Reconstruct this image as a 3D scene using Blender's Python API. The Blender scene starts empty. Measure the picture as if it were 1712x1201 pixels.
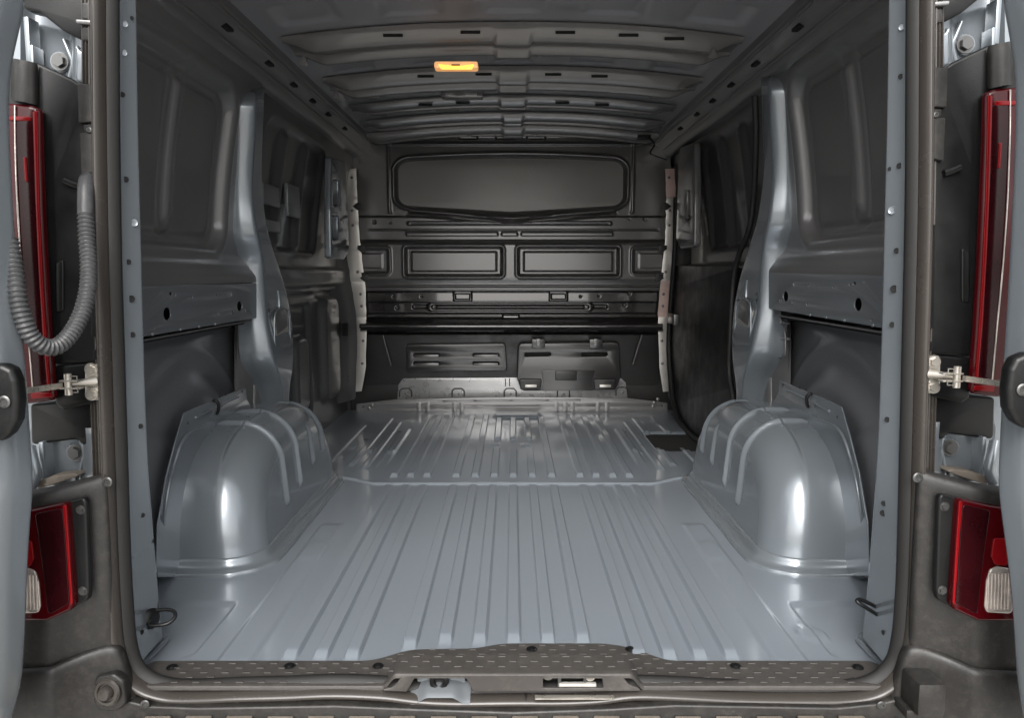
import bpy, bmesh, math, random
import numpy as np
from mathutils import Vector, Matrix, Quaternion
random.seed(4)
R = math.radians
sc = bpy.context.scene
COL = sc.collection

# ------------------------------------------------------------------ camera
FPX, CX, CY, HC = 1290.0, 857.0, 600.5, 0.72         # focal length and principal point in photo pixels, lens height above the load floor
PITCH = math.atan((CY - 456.0) / FPX)
cam_d = bpy.data.cameras.new('camera')
cam = bpy.data.objects.new('camera', cam_d)
COL.objects.link(cam)
cam.location = (0, 0, HC)
cam.rotation_euler = (R(90) - PITCH, 0, 0)
cam_d.sensor_width = 36.0
cam_d.lens = 36.0 * FPX / 1712.0
cam_d.shift_x = (856.0 - CX) / 1712.0
cam_d.clip_start = 0.02
cam_d.clip_end = 500
sc.camera = cam

# ------------------------------------------------------------------ world and sun
SUN_EL, SUN_AZ = 38.0, 186.0                          # bright overcast: a broad soft sun behind the photographer
w = bpy.data.worlds.new('World')
sc.world = w
w.use_nodes = True
nt = w.node_tree
nt.nodes.clear()
sky = nt.nodes.new('ShaderNodeTexSky')
sky.sky_type = 'NISHITA'
sky.sun_disc = False
sky.sun_elevation = R(SUN_EL)
sky.sun_rotation = R(SUN_AZ)
sky.air_density = 1.0
sky.dust_density = 4.0
sky.ozone_density = 1.0
hs = nt.nodes.new('ShaderNodeHueSaturation')
hs.inputs['Saturation'].default_value = 0.14
bg = nt.nodes.new('ShaderNodeBackground')
bg.inputs['Strength'].default_value = 0.15
wo = nt.nodes.new('ShaderNodeOutputWorld')
nt.links.new(sky.outputs[0], hs.inputs['Color'])
nt.links.new(hs.outputs[0], bg.inputs['Color'])
nt.links.new(bg.outputs[0], wo.inputs[0])
sun_d = bpy.data.lights.new('sun', 'SUN')
sun_d.energy = 1.5
sun_d.angle = R(44)
sun_d.color = (1.0, 0.965, 0.92)
sun = bpy.data.objects.new('sun', sun_d)
COL.objects.link(sun)
_az = R(SUN_AZ)
_d = Vector((math.sin(_az) * math.cos(R(SUN_EL)), math.cos(_az) * math.cos(R(SUN_EL)), math.sin(R(SUN_EL))))
sun.rotation_euler = _d.to_track_quat('Z', 'Y').to_euler()
sun.location = (0, -4, 6)

sc.view_settings.view_transform = 'Standard'
sc.view_settings.look = 'None'
sc.view_settings.exposure = 1.24
sc.view_settings.gamma = 1.0
sc.view_settings.use_curve_mapping = False
sc.cycles.use_denoising = True
sc.cycles.max_bounces = 7
sc.cycles.diffuse_bounces = 4
sc.cycles.glossy_bounces = 4

# ------------------------------------------------------------------ measuring helpers: a sight line of the photo met with a real plane
_c, _s = math.cos(PITCH), math.sin(PITCH)
def _ray(px, py):
    u, v = (px - CX) / FPX, (CY - py) / FPX
    return u, _c + v * _s, -_s + v * _c
def at(px, py, Y):
    d = _ray(px, py); t = Y / d[1]
    return Vector((d[0] * t, Y, HC + d[2] * t))
def fl(px, py, z=0.0):
    d = _ray(px, py); t = (z - HC) / d[2]
    return Vector((d[0] * t, d[1] * t, z))
def sd(px, py, X):
    d = _ray(px, py); t = X / d[0]
    return Vector((X, d[1] * t, HC + d[2] * t))
def mp(s, px, py):                                     # the right-hand side of the van stands a little nearer
    if s < 0:
        return px, py
    return 1714.0 - px, 1040.0 - (1040.0 - py) * 1.0308
def ats(s, px, py, Y): return at(*mp(s, px, py), Y)
def sds(s, px, py, X): return sd(*mp(s, px, py), s * abs(X))

# ------------------------------------------------------------------ materials
MATS = {}
def mat(name, col, rough=0.4, metal=0.0, coat=0.0, spec=0.5, var=0.0, vscale=6.0, bump=0.0, bscale=300.0,
        dust=0.0, dustcol=(0.30, 0.27, 0.23), emit=None, estr=0.0, rvar=0.0, trans=0.0, ior=1.45, det=6.0, coatr=0.04):
    m = bpy.data.materials.new(name); m.use_nodes = True
    n = m.node_tree; b = n.nodes['Principled BSDF']; L = n.links.new
    b.inputs['Base Color'].default_value = (*col, 1)
    b.inputs['Roughness'].default_value = rough
    b.inputs['Metallic'].default_value = metal
    b.inputs['Coat Weight'].default_value = coat
    b.inputs['Coat Roughness'].default_value = coatr
    b.inputs['Specular IOR Level'].default_value = spec
    b.inputs['Transmission Weight'].default_value = trans
    b.inputs['IOR'].default_value = ior
    tc = n.nodes.new('ShaderNodeTexCoord')
    src = None
    if var > 0 or dust > 0 or rvar > 0:
        nz = n.nodes.new('ShaderNodeTexNoise'); nz.inputs['Scale'].default_value = vscale
        nz.inputs['Detail'].default_value = det; nz.inputs['Roughness'].default_value = 0.6
        L(tc.outputs['Object'], nz.inputs['Vector'])
        if var > 0:
            mr = n.nodes.new('ShaderNodeMapRange')
            mr.inputs[1].default_value = 0.3; mr.inputs[2].default_value = 0.7
            mr.inputs[3].default_value = 1 - var; mr.inputs[4].default_value = 1 + var
            L(nz.outputs['Fac'], mr.inputs[0])
            mx = n.nodes.new('ShaderNodeVectorMath'); mx.operation = 'SCALE'
            mx.inputs[0].default_value = col
            L(mr.outputs[0], mx.inputs['Scale'])
            src = mx.outputs[0]
        if rvar > 0:
            nr = n.nodes.new('ShaderNodeTexNoise'); nr.inputs['Scale'].default_value = vscale * 3.1
            nr.inputs['Detail'].default_value = 5
            L(tc.outputs['Object'], nr.inputs['Vector'])
            m2 = n.nodes.new('ShaderNodeMapRange')
            m2.inputs[1].default_value = 0.35; m2.inputs[2].default_value = 0.7
            m2.inputs[3].default_value = max(0.02, rough - rvar); m2.inputs[4].default_value = rough + rvar
            L(nr.outputs['Fac'], m2.inputs[0]); L(m2.outputs[0], b.inputs['Roughness'])
        if dust > 0:
            nd = n.nodes.new('ShaderNodeTexNoise'); nd.inputs['Scale'].default_value = vscale * 9
            nd.inputs['Detail'].default_value = 8; nd.inputs['Roughness'].default_value = 0.8
            L(tc.outputs['Object'], nd.inputs['Vector'])
            m3 = n.nodes.new('ShaderNodeMapRange')
            m3.inputs[1].default_value = 0.48; m3.inputs[2].default_value = 0.78
            m3.inputs[3].default_value = 0; m3.inputs[4].default_value = dust
            L(nd.outputs['Fac'], m3.inputs[0])
            mc = n.nodes.new('ShaderNodeMix'); mc.data_type = 'RGBA'
            L(m3.outputs[0], mc.inputs['Factor'])
            if src: L(src, mc.inputs['A'])
            else: mc.inputs['A'].default_value = (*col, 1)
            mc.inputs['B'].default_value = (*dustcol, 1)
            src = mc.outputs['Result']
        if src: L(src, b.inputs['Base Color'])
    if bump > 0:
        nb = n.nodes.new('ShaderNodeTexNoise'); nb.inputs['Scale'].default_value = bscale
        nb.inputs['Detail'].default_value = 3
        L(tc.outputs['Object'], nb.inputs['Vector'])
        bp = n.nodes.new('ShaderNodeBump'); bp.inputs['Strength'].default_value = bump
        bp.inputs['Distance'].default_value = 0.002
        L(nb.outputs['Fac'], bp.inputs['Height']); L(bp.outputs[0], b.inputs['Normal'])
    if emit:
        b.inputs['Emission Color'].default_value = (*emit, 1)
        b.inputs['Emission Strength'].default_value = estr
    MATS[name] = m
    return m
PAINT = (0.198, 0.221, 0.241)
mat('paint', PAINT, 0.27, metal=0.42, coat=0.9, coatr=0.11, var=0.03, vscale=2, det=0)
mat('floor_paint', (0.222, 0.250, 0.280), 0.31, metal=0.30, coat=0.7, coatr=0.08, var=0.03, vscale=2, det=0)
mat('dim_paint', (0.135, 0.146, 0.156), 0.30, metal=0.25, coat=0.5, var=0.04, vscale=2, det=0)  # body paint darkened: the lower light on the rail is in the colour
mat('shaded_inner_paint', (0.122, 0.120, 0.120), 0.30, metal=0.25, coat=0.5, var=0.04, vscale=2, det=0)  # same body paint, with the dimness of the interior put into its colour
mat('bow_paint', (0.135, 0.130, 0.125), 0.34, metal=0.15, coat=0.4, var=0.05, vscale=3, det=1)
mat('roof_paint', (0.26, 0.26, 0.27), 0.34, metal=0.15, coat=0.4, var=0.04, vscale=2, det=0)
mat('shaded_bay_paint', (0.072, 0.072, 0.073), 0.32, metal=0.2, coat=0.4, var=0.04, vscale=2, det=0)  # body paint darkened further to carry the shade of the left bay
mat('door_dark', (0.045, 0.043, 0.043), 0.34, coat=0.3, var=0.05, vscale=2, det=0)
mat('primer', (0.150, 0.155, 0.165), 0.36, metal=0.2, coat=0.3, var=0.06, vscale=2, det=1)
mat('bulkhead', (0.072, 0.069, 0.067), 0.30, metal=0.3, coat=0.8, coatr=0.2, var=0.05, vscale=2, det=0)
mat('bulkhead_black', (0.010, 0.0095, 0.009), 0.42, var=0.1, vscale=4, rvar=0.08)
mat('zinc', (0.29, 0.29, 0.29), 0.30, metal=0.5, var=0.06, vscale=8, rvar=0.04)
mat('pale_lit_metal', (0.47, 0.45, 0.42), 0.28, metal=0.5, var=0.10, vscale=9, det=2)  # pale base puts cab-window light into the edge flanges; also bare metal
mat('lit_flange_red', (0.46, 0.33, 0.29), 0.38, var=0.15, vscale=10, rvar=0.08)  # pale reddish tone: window light and glints put into the right flange
mat('trim', (0.0150, 0.0140, 0.0132), 0.42, var=0.12, vscale=6, rvar=0.06, bump=0.22, bscale=900, dust=0.10)
mat('sill_trim', (0.044, 0.040, 0.037), 0.50, var=0.12, vscale=6, rvar=0.06, bump=0.25, bscale=900, dust=0.12)
mat('black_trim', (0.006, 0.0062, 0.0064), 0.36, var=0.15, vscale=6, spec=0.35, rvar=0.08, bump=0.08, bscale=400, dust=0.06, dustcol=(0.06, 0.058, 0.055))
mat('rubber', (0.040, 0.035, 0.031), 0.26, var=0.08, vscale=5, rvar=0.03, bump=0.04, bscale=500)
mat('rubber_black', (0.008, 0.0076, 0.0072), 0.6, var=0.15, vscale=8, bump=0.15, bscale=700)
mat('mat_black', (0.016, 0.0155, 0.015), 0.7, var=0.2, vscale=12, bump=0.2, bscale=400)
mat('hose', (0.045, 0.046, 0.048), 0.45, var=0.25, vscale=14, dust=0.35, dustcol=(0.14, 0.14, 0.14))
mat('steel', (0.52, 0.49, 0.44), 0.36, metal=0.75, var=0.15, vscale=14, rvar=0.12, dust=0.2)
mat('bolt_dark', (0.11, 0.11, 0.108), 0.34, metal=0.7, var=0.15, vscale=30)
mat('hole_shade', (0.004, 0.004, 0.004), 0.8)  # near-black colour stands in for the shade inside holes and slots
mat('lens', (0.042, 0.0012, 0.0025), 0.12, coat=0.0, spec=0.35, var=0.25, vscale=8)
mat('lens_dark', (0.018, 0.002, 0.003), 0.14, spec=0.3, var=0.3, vscale=12)
mat('lens_bright', (0.17, 0.003, 0.005), 0.2, spec=0.3, var=0.15, vscale=12)
mat('lens_clear', (0.50, 0.45, 0.41), 0.16, metal=0.5, coat=0.6, var=0.25, vscale=40, bump=0.5, bscale=120)
mat('glass', (0.19, 0.178, 0.165), 0.42, spec=0.9, coat=0.3, coatr=0.3, var=0.1, vscale=2)
mat('lamp_glow', (0.9, 0.45, 0.10), 0.4, emit=(1.0, 0.40, 0.045), estr=1.1)
mat('lamp_cover', (0.75, 0.55, 0.38), 0.35, emit=(1.0, 0.42, 0.10), estr=0.22)
mat('ledge', (0.05, 0.048, 0.046), 0.18, metal=0.6, coat=1.0, coatr=0.03)
mat('bulkhead_gloss', (0.030, 0.028, 0.027), 0.20, metal=0.5, coat=1.0, coatr=0.05, var=0.05, vscale=2, det=0)
mat('bulkhead_low', (0.017, 0.016, 0.0155), 0.34, coat=0.4, coatr=0.15, var=0.05, vscale=2, det=0)
mat('ink', (0.012, 0.010, 0.010), 0.6)
mat('white_plastic', (0.40, 0.39, 0.37), 0.4)
mat('bumper_tread', (0.150, 0.128, 0.104), 0.62, var=0.25, vscale=9, bump=0.5, bscale=260, dust=0.45, dustcol=(0.26, 0.22, 0.17))
mat('asphalt', (0.48, 0.465, 0.44), 0.85, var=0.2, vscale=2, bump=0.5, bscale=60)

# ------------------------------------------------------------------ building helpers
W = {}
def link(o, parent=None, world=None):
    COL.objects.link(o)
    world = world or Matrix.Identity(4)
    W[o] = world.copy()
    if parent is not None:
        o.parent = parent
        o.matrix_parent_inverse = W[parent].inverted()
    o.matrix_basis = world
    return o
def shade(me, ang):
    if ang is None: return
    for p in me.polygons: p.use_smooth = True
    if ang < 180:
        me.set_sharp_from_angle(angle=R(ang))
def mk(name, verts, faces, m, parent, ang=35):
    me = bpy.data.meshes.new(name)
    me.from_pydata([tuple(v) for v in verts], [], faces)
    me.validate(); me.update()
    bm = bmesh.new(); bm.from_mesh(me)
    bmesh.ops.recalc_face_normals(bm, faces=bm.faces)
    bm.to_mesh(me); bm.free()
    shade(me, ang)
    me.materials.append(MATS[m])
    return link(bpy.data.objects.new(name, me), parent)
def grid(name, PT, m, parent, ang=60, flip=False, closed_u=False):
    nu, nv = PT.shape[:2]
    me = bpy.data.meshes.new(name)
    me.vertices.add(nu * nv)
    me.vertices.foreach_set('co', np.ascontiguousarray(PT, dtype=np.float32).ravel())
    iu = np.arange(nu if closed_u else nu - 1)
    a = (iu[:, None] * nv + np.arange(nv - 1)[None, :])
    b = (((iu + 1) % nu)[:, None] * nv + np.arange(nv - 1)[None, :])
    q = np.stack([a, b, b + 1, a + 1], -1).reshape(-1, 4)
    if flip: q = q[:, ::-1]
    me.loops.add(q.size); me.polygons.add(len(q))
    me.loops.foreach_set('vertex_index', np.ascontiguousarray(q, dtype=np.int32).ravel())
    me.polygons.foreach_set('loop_start', np.arange(0, q.size, 4, dtype=np.int32))
    me.update(calc_edges=True)
    me.validate()
    shade(me, ang)
    me.materials.append(MATS[m])
    return link(bpy.data.objects.new(name, me), parent)
def plate_mesh(name, rings, thick, bevel, fr, m, ang=40):
    """closed plate of the given thickness from 2D rings (first the outline, then holes); fr = (origin, a, b, c)"""
    cu = bpy.data.curves.new('tmp', 'CURVE'); cu.dimensions = '2D'; cu.fill_mode = 'BOTH'
    cu.extrude = max(thick / 2 - bevel, 1e-5); cu.bevel_depth = bevel; cu.bevel_resolution = 2; cu.offset = -bevel
    for ring in rings:
        sp = cu.splines.new('POLY'); sp.points.add(len(ring) - 1); sp.use_cyclic_u = True
        for p, q in zip(sp.points, ring): p.co = (q[0], q[1], 0, 1)
    t = bpy.data.objects.new('tmp', cu)
    me = bpy.data.meshes.new_from_object(t)
    bpy.data.objects.remove(t); bpy.data.curves.remove(cu)
    o, a, b, c = fr
    M = Matrix(((a[0], b[0], c[0], o[0]), (a[1], b[1], c[1], o[1]), (a[2], b[2], c[2], o[2]), (0, 0, 0, 1)))
    me.transform(M)
    me.name = name
    bm = bmesh.new(); bm.from_mesh(me)
    bmesh.ops.remove_doubles(bm, verts=bm.verts, dist=1e-5)
    bmesh.ops.recalc_face_normals(bm, faces=bm.faces)
    bm.to_mesh(me); bm.free()
    shade(me, ang)
    me.materials.clear(); me.materials.append(MATS[m])
    return me
def plate(name, rings, thick, bevel, fr, m, parent, ang=40):
    return link(bpy.data.objects.new(name, plate_mesh(name, rings, thick, bevel, fr, m, ang)), parent)
XZ = lambda Y: (Vector((0, Y, 0)), Vector((1, 0, 0)), Vector((0, 0, 1)), Vector((0, -1, 0)))
YZ = lambda X: (Vector((X, 0, 0)), Vector((0, 1, 0)), Vector((0, 0, 1)), Vector((1, 0, 0)))
XY = lambda Z: (Vector((0, 0, Z)), Vector((1, 0, 0)), Vector((0, 1, 0)), Vector((0, 0, 1)))
def rpoly(pts, r, n=5):
    """polygon with rounded corners; r one radius or one per corner"""
    out = []; N = len(pts)
    P = [Vector((p[0], p[1])) for p in pts]
    for i in range(N):
        ri = r[i] if isinstance(r, (list, tuple)) else r
        a, b, c = P[i - 1], P[i], P[(i + 1) % N]
        d1, d2 = (a - b), (c - b)
        l1, l2 = d1.length, d2.length
        if ri <= 0 or l1 < 1e-6 or l2 < 1e-6:
            out.append((b.x, b.y)); continue
        d1 /= l1; d2 /= l2
        angl = math.acos(max(-1, min(1, d1.dot(d2))))
        if angl > 3.1:
            out.append((b.x, b.y)); continue
        t = min(ri / math.tan(angl / 2), 0.48 * l1, 0.48 * l2)
        p1, p2 = b + d1 * t, b + d2 * t
        for k in range(n + 1):
            q = k / n
            v = p1 * (1 - q) ** 2 + b * 2 * q * (1 - q) + p2 * q * q
            out.append((v.x, v.y))
    return out
def circ(x, y, r, n=16, ry=None):
    return [(x + r * math.cos(2 * math.pi * k / n), y + (ry or r) * math.sin(2 * math.pi * k / n)) for k in range(n)]
def rect(x0, x1, y0, y1): return [(x0, y0), (x1, y0), (x1, y1), (x0, y1)]
def back(name, s, pts, Y, thick, m, parent, r=0.006, bevel=0.002, holes=(), px=True):
    """a plate that faces the rear of the van: outline in photo pixels met with the plane at depth Y (Y is its rear face)"""
    f = lambda q: (lambda v: (v.x, v.z))(ats(s, q[0], q[1], Y))
    ring = rpoly([f(q) for q in pts], r)
    hs_ = [[f(q) for q in h] for h in holes]
    return plate(name, [ring] + hs_, thick, bevel, XZ(Y + thick / 2), m, parent)
def wallp(name, s, pts, X, thick, m, parent, r=0.006, bevel=0.002, holes=()):
    """a plate that faces the middle of the load space, its inner face at |x| = X"""
    f = lambda q: (lambda v: (v.y, v.z))(sds(s, q[0], q[1], X))
    ring = rpoly([f(q) for q in pts], r)
    return plate(name, [ring] + [[f(q) for q in h] for h in holes], thick, bevel, YZ(s * (X + thick / 2)), m, parent)
def catmull(pts, n=8, closed=False):
    P = [Vector(p) for p in pts]; N = len(P); out = []
    for i in range(N if closed else N - 1):
        if closed: p0, p1, p2, p3 = P[i - 1], P[i], P[(i + 1) % N], P[(i + 2) % N]
        else: p0, p1, p2, p3 = P[max(i - 1, 0)], P[i], P[i + 1], P[min(i + 2, N - 1)]
        for k in range(n):
            t = k / n
            out.append(0.5 * ((2 * p1) + (p2 - p0) * t + (2 * p0 - 5 * p1 + 4 * p2 - p3) * t * t + (3 * p1 - p0 - 3 * p2 + p3) * t ** 3))
    if not closed: out.append(P[-1].copy())
    return out
def resample(path, step):
    out = [path[0].copy()]; acc = 0.0
    for a, b in zip(path, path[1:]):
        l = (b - a).length
        if l < 1e-9: continue
        t = step - acc
        while t <= l:
            out.append(a.lerp(b, t / l)); t += step
        acc = l - (t - step)
    return out
def tube(name, path, r, m, parent, n=10, cap=True, ang=60):
    path = [Vector(p) for p in path]; N = len(path)
    rr = r if callable(r) else (lambda i: r)
    V = []; F = []
    T0 = (path[1] - path[0]).normalized()
    ref = Vector((0, 0, 1)) if abs(T0.z) < 0.9 else Vector((1, 0, 0))
    nrm = (ref - T0 * ref.dot(T0)).normalized()
    for i in range(N):
        T = (path[min(i + 1, N - 1)] - path[max(i - 1, 0)]).normalized()
        nrm = (nrm - T * nrm.dot(T)).normalized(); bn = T.cross(nrm)
        for k in range(n):
            a = 2 * math.pi * k / n
            V.append(path[i] + (nrm * math.cos(a) + bn * math.sin(a)) * rr(i))
    for i in range(N - 1):
        for k in range(n):
            F.append((i * n + k, i * n + (k + 1) % n, (i + 1) * n + (k + 1) % n, (i + 1) * n + k))
    if cap:
        F.append(tuple(range(n))[::-1]); F.append(tuple((N - 1) * n + k for k in range(n)))
    return mk(name, V, F, m, parent, ang)
def lathe_mesh(name, prof, m, n=16, ang=40):
    V = []; F = []
    for r, z in prof:
        for k in range(n):
            a = 2 * math.pi * k / n
            V.append((r * math.cos(a), r * math.sin(a), z))
    for i in range(len(prof) - 1):
        for k in range(n):
            F.append((i * n + k, i * n + (k + 1) % n, (i + 1) * n + (k + 1) % n, (i + 1) * n + k))
    F.append(tuple((len(prof) - 1) * n + k for k in range(n)))
    me = bpy.data.meshes.new(name); me.from_pydata(V, [], F); me.update()
    shade(me, ang); me.materials.append(MATS[m]); return me
def orient(p, nrm, roll=0.0, scale=1.0):
    q = Vector(nrm).normalized().to_track_quat('Z', 'Y')
    return Matrix.Translation(p) @ q.to_matrix().to_4x4() @ Matrix.Rotation(roll, 4, 'Z') @ Matrix.Scale(scale, 4)
def inst(name, me, p, nrm, parent, roll=0.0, scale=1.0):
    return link(bpy.data.objects.new(name, me), parent, orient(p, nrm, roll, scale))
def hexbolt_mesh(name, m, r=0.009):
    bm = bmesh.new()
    for rad, z0, z1, seg in ((1.35 * r, 0, 0.22 * r, 20), (r, 0.22 * r, 0.85 * r, 6)):
        res = bmesh.ops.create_cone(bm, cap_ends=True, segments=seg, radius1=rad, radius2=rad * (1 if seg == 20 else 0.92), depth=z1 - z0)
        bmesh.ops.translate(bm, verts=res['verts'], vec=(0, 0, (z0 + z1) / 2))
    me = bpy.data.meshes.new(name); bm.to_mesh(me); bm.free()
    shade(me, 30); me.materials.append(MATS[m]); return me
def boxm(name, x0, x1, y0, y1, z0, z1, m, parent, bev=0.002):
    bm = bmesh.new()
    r = bmesh.ops.create_cube(bm, size=1)
    for v in bm.verts:
        v.co = Vector(((x0 + x1) / 2 + v.co.x * (x1 - x0), (y0 + y1) / 2 + v.co.y * (y1 - y0), (z0 + z1) / 2 + v.co.z * (z1 - z0)))
    if bev > 0:
        bmesh.ops.bevel(bm, geom=list(bm.edges), offset=bev, segments=2, affect='EDGES', profile=0.6)
    me = bpy.data.meshes.new(name); bm.to_mesh(me); bm.free()
    shade(me, 35); me.materials.append(MATS[m])
    return link(bpy.data.objects.new(name, me), parent)
def loft(name, rows, m, parent, sub=2, ang=180, flip=False):
    PT = np.array([[tuple(p) for p in r] for r in rows])
    o = grid(name, PT, m, parent, ang, flip)
    if sub:
        md = o.modifiers.new('smooth', 'SUBSURF'); md.levels = sub; md.render_levels = sub
    return o
ss = lambda a, b, x: (lambda t: t * t * (3 - 2 * t))(np.clip((x - a) / (b - a), 0, 1))
def band(x, c, wd, e): return ss(c - wd / 2 - e, c - wd / 2, x) * (1 - ss(c + wd / 2, c + wd / 2 + e, x))
def sdr(u, v, u0, u1, v0, v1, r):
    qx = np.abs(u - (u0 + u1) / 2) - (u1 - u0) / 2 + r
    qy = np.abs(v - (v0 + v1) / 2) - (v1 - v0) / 2 + r
    return np.minimum(np.maximum(qx, qy), 0) + np.hypot(np.maximum(qx, 0), np.maximum(qy, 0)) - r

# ------------------------------------------------------------------ ground
GZ = -0.56
g = mk('ground', [(-60, -60, GZ), (60, -60, GZ), (60, 60, GZ), (-60, 60, GZ)], [(0, 1, 2, 3)], 'asphalt', None)
g['kind'] = 'structure'; g['label'] = 'grey paved ground under and behind the van'

# ------------------------------------------------------------------ the van: everything bolted to it is a part
van = bpy.data.objects.new('cargo_van', None)
link(van, None, Matrix.Translation((0, 1.27, GZ)))
van['label'] = 'grey panel van seen from behind, rear doors open on its empty ribbed load space'
van['category'] = 'van'

# ---- outer skin and an added front backing, so that light comes in by the rear only
def shell(name, x0, x1, y0, y1, z0, z1, m='primer'):
    return boxm(name, x0, x1, y0, y1, z0, z1, m, van, 0.0)
for s in (-1, 1):
    a, b = sorted((s * 0.93, s * 0.95))
    shell('outer_side', a, b, 1.42, 4.16, -0.35, 1.50, 'paint')
shell('outer_roof', -0.93, 0.93, 1.42, 4.16, 1.475, 1.50, 'paint')
shell('front_backing', -0.93, 0.93, 4.14, 4.16, -0.35, 1.475)  # unseen backing added behind the bulkhead to keep light out
shell('underbody', -0.93, 0.93, 1.42, 4.14, -0.35, -0.30)

# ---- load floor
RIBS_L = (-0.418, -0.360, -0.302); RIBS_C = (-0.199, -0.132, -0.065, 0.002, 0.069, 0.138); RIBS_R = (0.238, 0.295, 0.353, 0.412)
xs = np.arange(-0.90, 0.9001, 0.0019); ys = np.concatenate([np.arange(1.348, 2.50, 0.0125), np.arange(2.50, 2.74, 0.004), np.arange(2.74, 3.99, 0.0125)])
Xg, Yg = np.meshgrid(xs, ys, indexing='ij')
Z = np.zeros_like(Xg)
ax = np.abs(Xg)
ystep = 2.565 + 0.075 * ss(0.46, 0.60, ax)             # the lap where the front sheet lies over the rear one
fr_ = ss(-0.006, 0.006, Yg - ystep)
Z += 0.0045 * fr_
Z += 0.0025 * np.exp(-((Yg - ystep - 0.010) / 0.010) ** 2)
for xr in RIBS_L + RIBS_C + RIBS_R:
    b_ = band(Xg, xr, 0.022, 0.0045)
    y0 = 1.360 if abs(xr) > 0.23 else (1.402 if abs(xr) > 0.15 else 1.424)
    Z += 0.0105 * b_ * ss(y0, y0 + 0.030, Yg) * (1 - ss(2.535, 2.550, Yg))
    if abs(xr) < 0.08:
        Z += 0.0105 * b_ * ss(2.635, 2.675, Yg) * (1 - ss(3.08, 3.10, Yg))
        Z += 0.0105 * b_ * ss(3.24, 3.26, Yg) * (1 - ss(3.72, 3.76, Yg))
    else:
        Z += 0.0105 * b_ * ss(2.635, 2.675, Yg) * (1 - ss(3.80, 3.86, Yg))
for s in (-1, 1):                                      # wide shallow pressings next to the wheel arches
    Z += 0.0050 * band(Xg, s * 0.517, 0.050, 0.012) * ss(1.33, 1.36, Yg) * (1 - ss(2.13, 2.16, Yg))
    dq = sdr(Xg, Yg, *sorted((s * 0.480, s * 0.545)), 1.86, 1.99, 0.02)
    Z += 0.0018 * (1 - ss(-0.006, 0.002, dq)) * (np.abs(Xg) < 0.56)
    dq = sdr(Xg, Yg, *sorted((s * 0.600, s * 0.80)), 1.38, 1.62, 0.02)
    Z -= 0.0035 * (1 - ss(-0.008, 0.0, dq))
    for xr, ya, yb in ((0.545, 2.75, 3.62), (0.60, 2.80, 3.72), (0.70, 2.82, 3.55)):
        Z += 0.0065 * band(Xg, s * xr, 0.018, 0.007) * ss(ya, ya + 0.03, Yg) * (1 - ss(yb, yb + 0.04, Yg))
    Z += 0.008 * band(Xg, s * 0.485, 0.022, 0.012) * ss(2.75, 3.0, Yg) * (1 - ss(3.45, 3.50, Yg))
for xc, yc in ((-0.075, 3.16), (0.055, 3.16), (-0.57, 3.05), (-0.49, 3.0), (0.50, 3.02), (-0.66, 3.12)):
    dq = sdr(Xg, Yg, xc - 0.022, xc + 0.022, yc - 0.03, yc + 0.03, 0.008)
    Z += 0.006 * (1 - ss(-0.012, 0.0, dq))
dq = np.hypot(Xg - 0.60, (Yg - 1.475)); Z += 0.003 * (1 - ss(0.026, 0.034, dq))
dq = sdr(Xg, Yg, -0.105, 0.15, 3.74, 3.86, 0.03); Z += 0.014 * (1 - ss(-0.025, 0.0, dq))
dq = sdr(Xg, Yg, 0.575, 0.98, 3.05, 3.42, 0.06); Z -= 0.014 * (1 - ss(-0.012, 0.0, dq))   # step well by the sliding door
Z += 0.0006 * np.sin(Xg * 9 + 1) * np.sin(Yg * 5)
floor = grid('load_floor', np.stack([Xg, Yg, Z], -1), 'floor_paint', van, 50)
dot = lathe_mesh('plug', [(0.011, 0), (0.011, 0.0015), (0.008, 0.003), (0.004, 0.003)], 'shaded_inner_paint', 14)
for px, py in ((668, 722), (1043, 722), (612, 735), (1075, 745)):
    inst('plug', dot, fl(px, py, 0.008), (0, 0, 1), floor)
# upturned flange in front of the bulkhead
def fz(px, py, Y): v = at(px, py, Y); return (v.x, v.z)
FY = 3.93
flange = plate('front_flange', [rpoly([fz(596, 694, FY), fz(596, 676, FY), fz(660, 668, FY), fz(857, 664, FY), fz(1050, 666, FY), fz(1116, 674, FY), fz(1116, 694, FY)], 0.006),
               ] + [circ(*fz(px, py, FY), 0.0045, 10) for px, py in ((741, 671), (794, 671), (855, 670), (916, 670), (969, 669), (607, 681), (1107, 679))], 0.004, 0.001, XZ(FY), 'shaded_inner_paint', van)
sil = lathe_mesh('bolt_head', [(0.010, 0), (0.010, 0.002), (0.0065, 0.003), (0.0065, 0.008), (0.003, 0.009)], 'bolt_dark', 12)
for px, py in ((622, 678), (617, 683), (1094, 674), (1100, 668), (1092, 680)):
    inst('bolt', sil, at(px, py, FY - 0.002), (0, -1, 0), flange, scale=0.9)
for px in (700, 715, 760, 772, 930, 945, 957, 1000, 1015):
    a = at(px - 4, 689, FY - 0.004); b = at(px + 4, 673, FY - 0.004)
    boxm('stiffener', a.x, b.x, FY - 0.005, FY - 0.001, a.z, b.z, 'shaded_inner_paint', flange, 0.002)

# step mat in the sliding-door well
matpts = rpoly([(0.590, 3.065), (0.90, 3.065), (0.90, 3.405), (0.590, 3.405)], 0.04)
plate('step_mat', [matpts], 0.006, 0.0015, XY(-0.006), 'mat_black', van)

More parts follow.
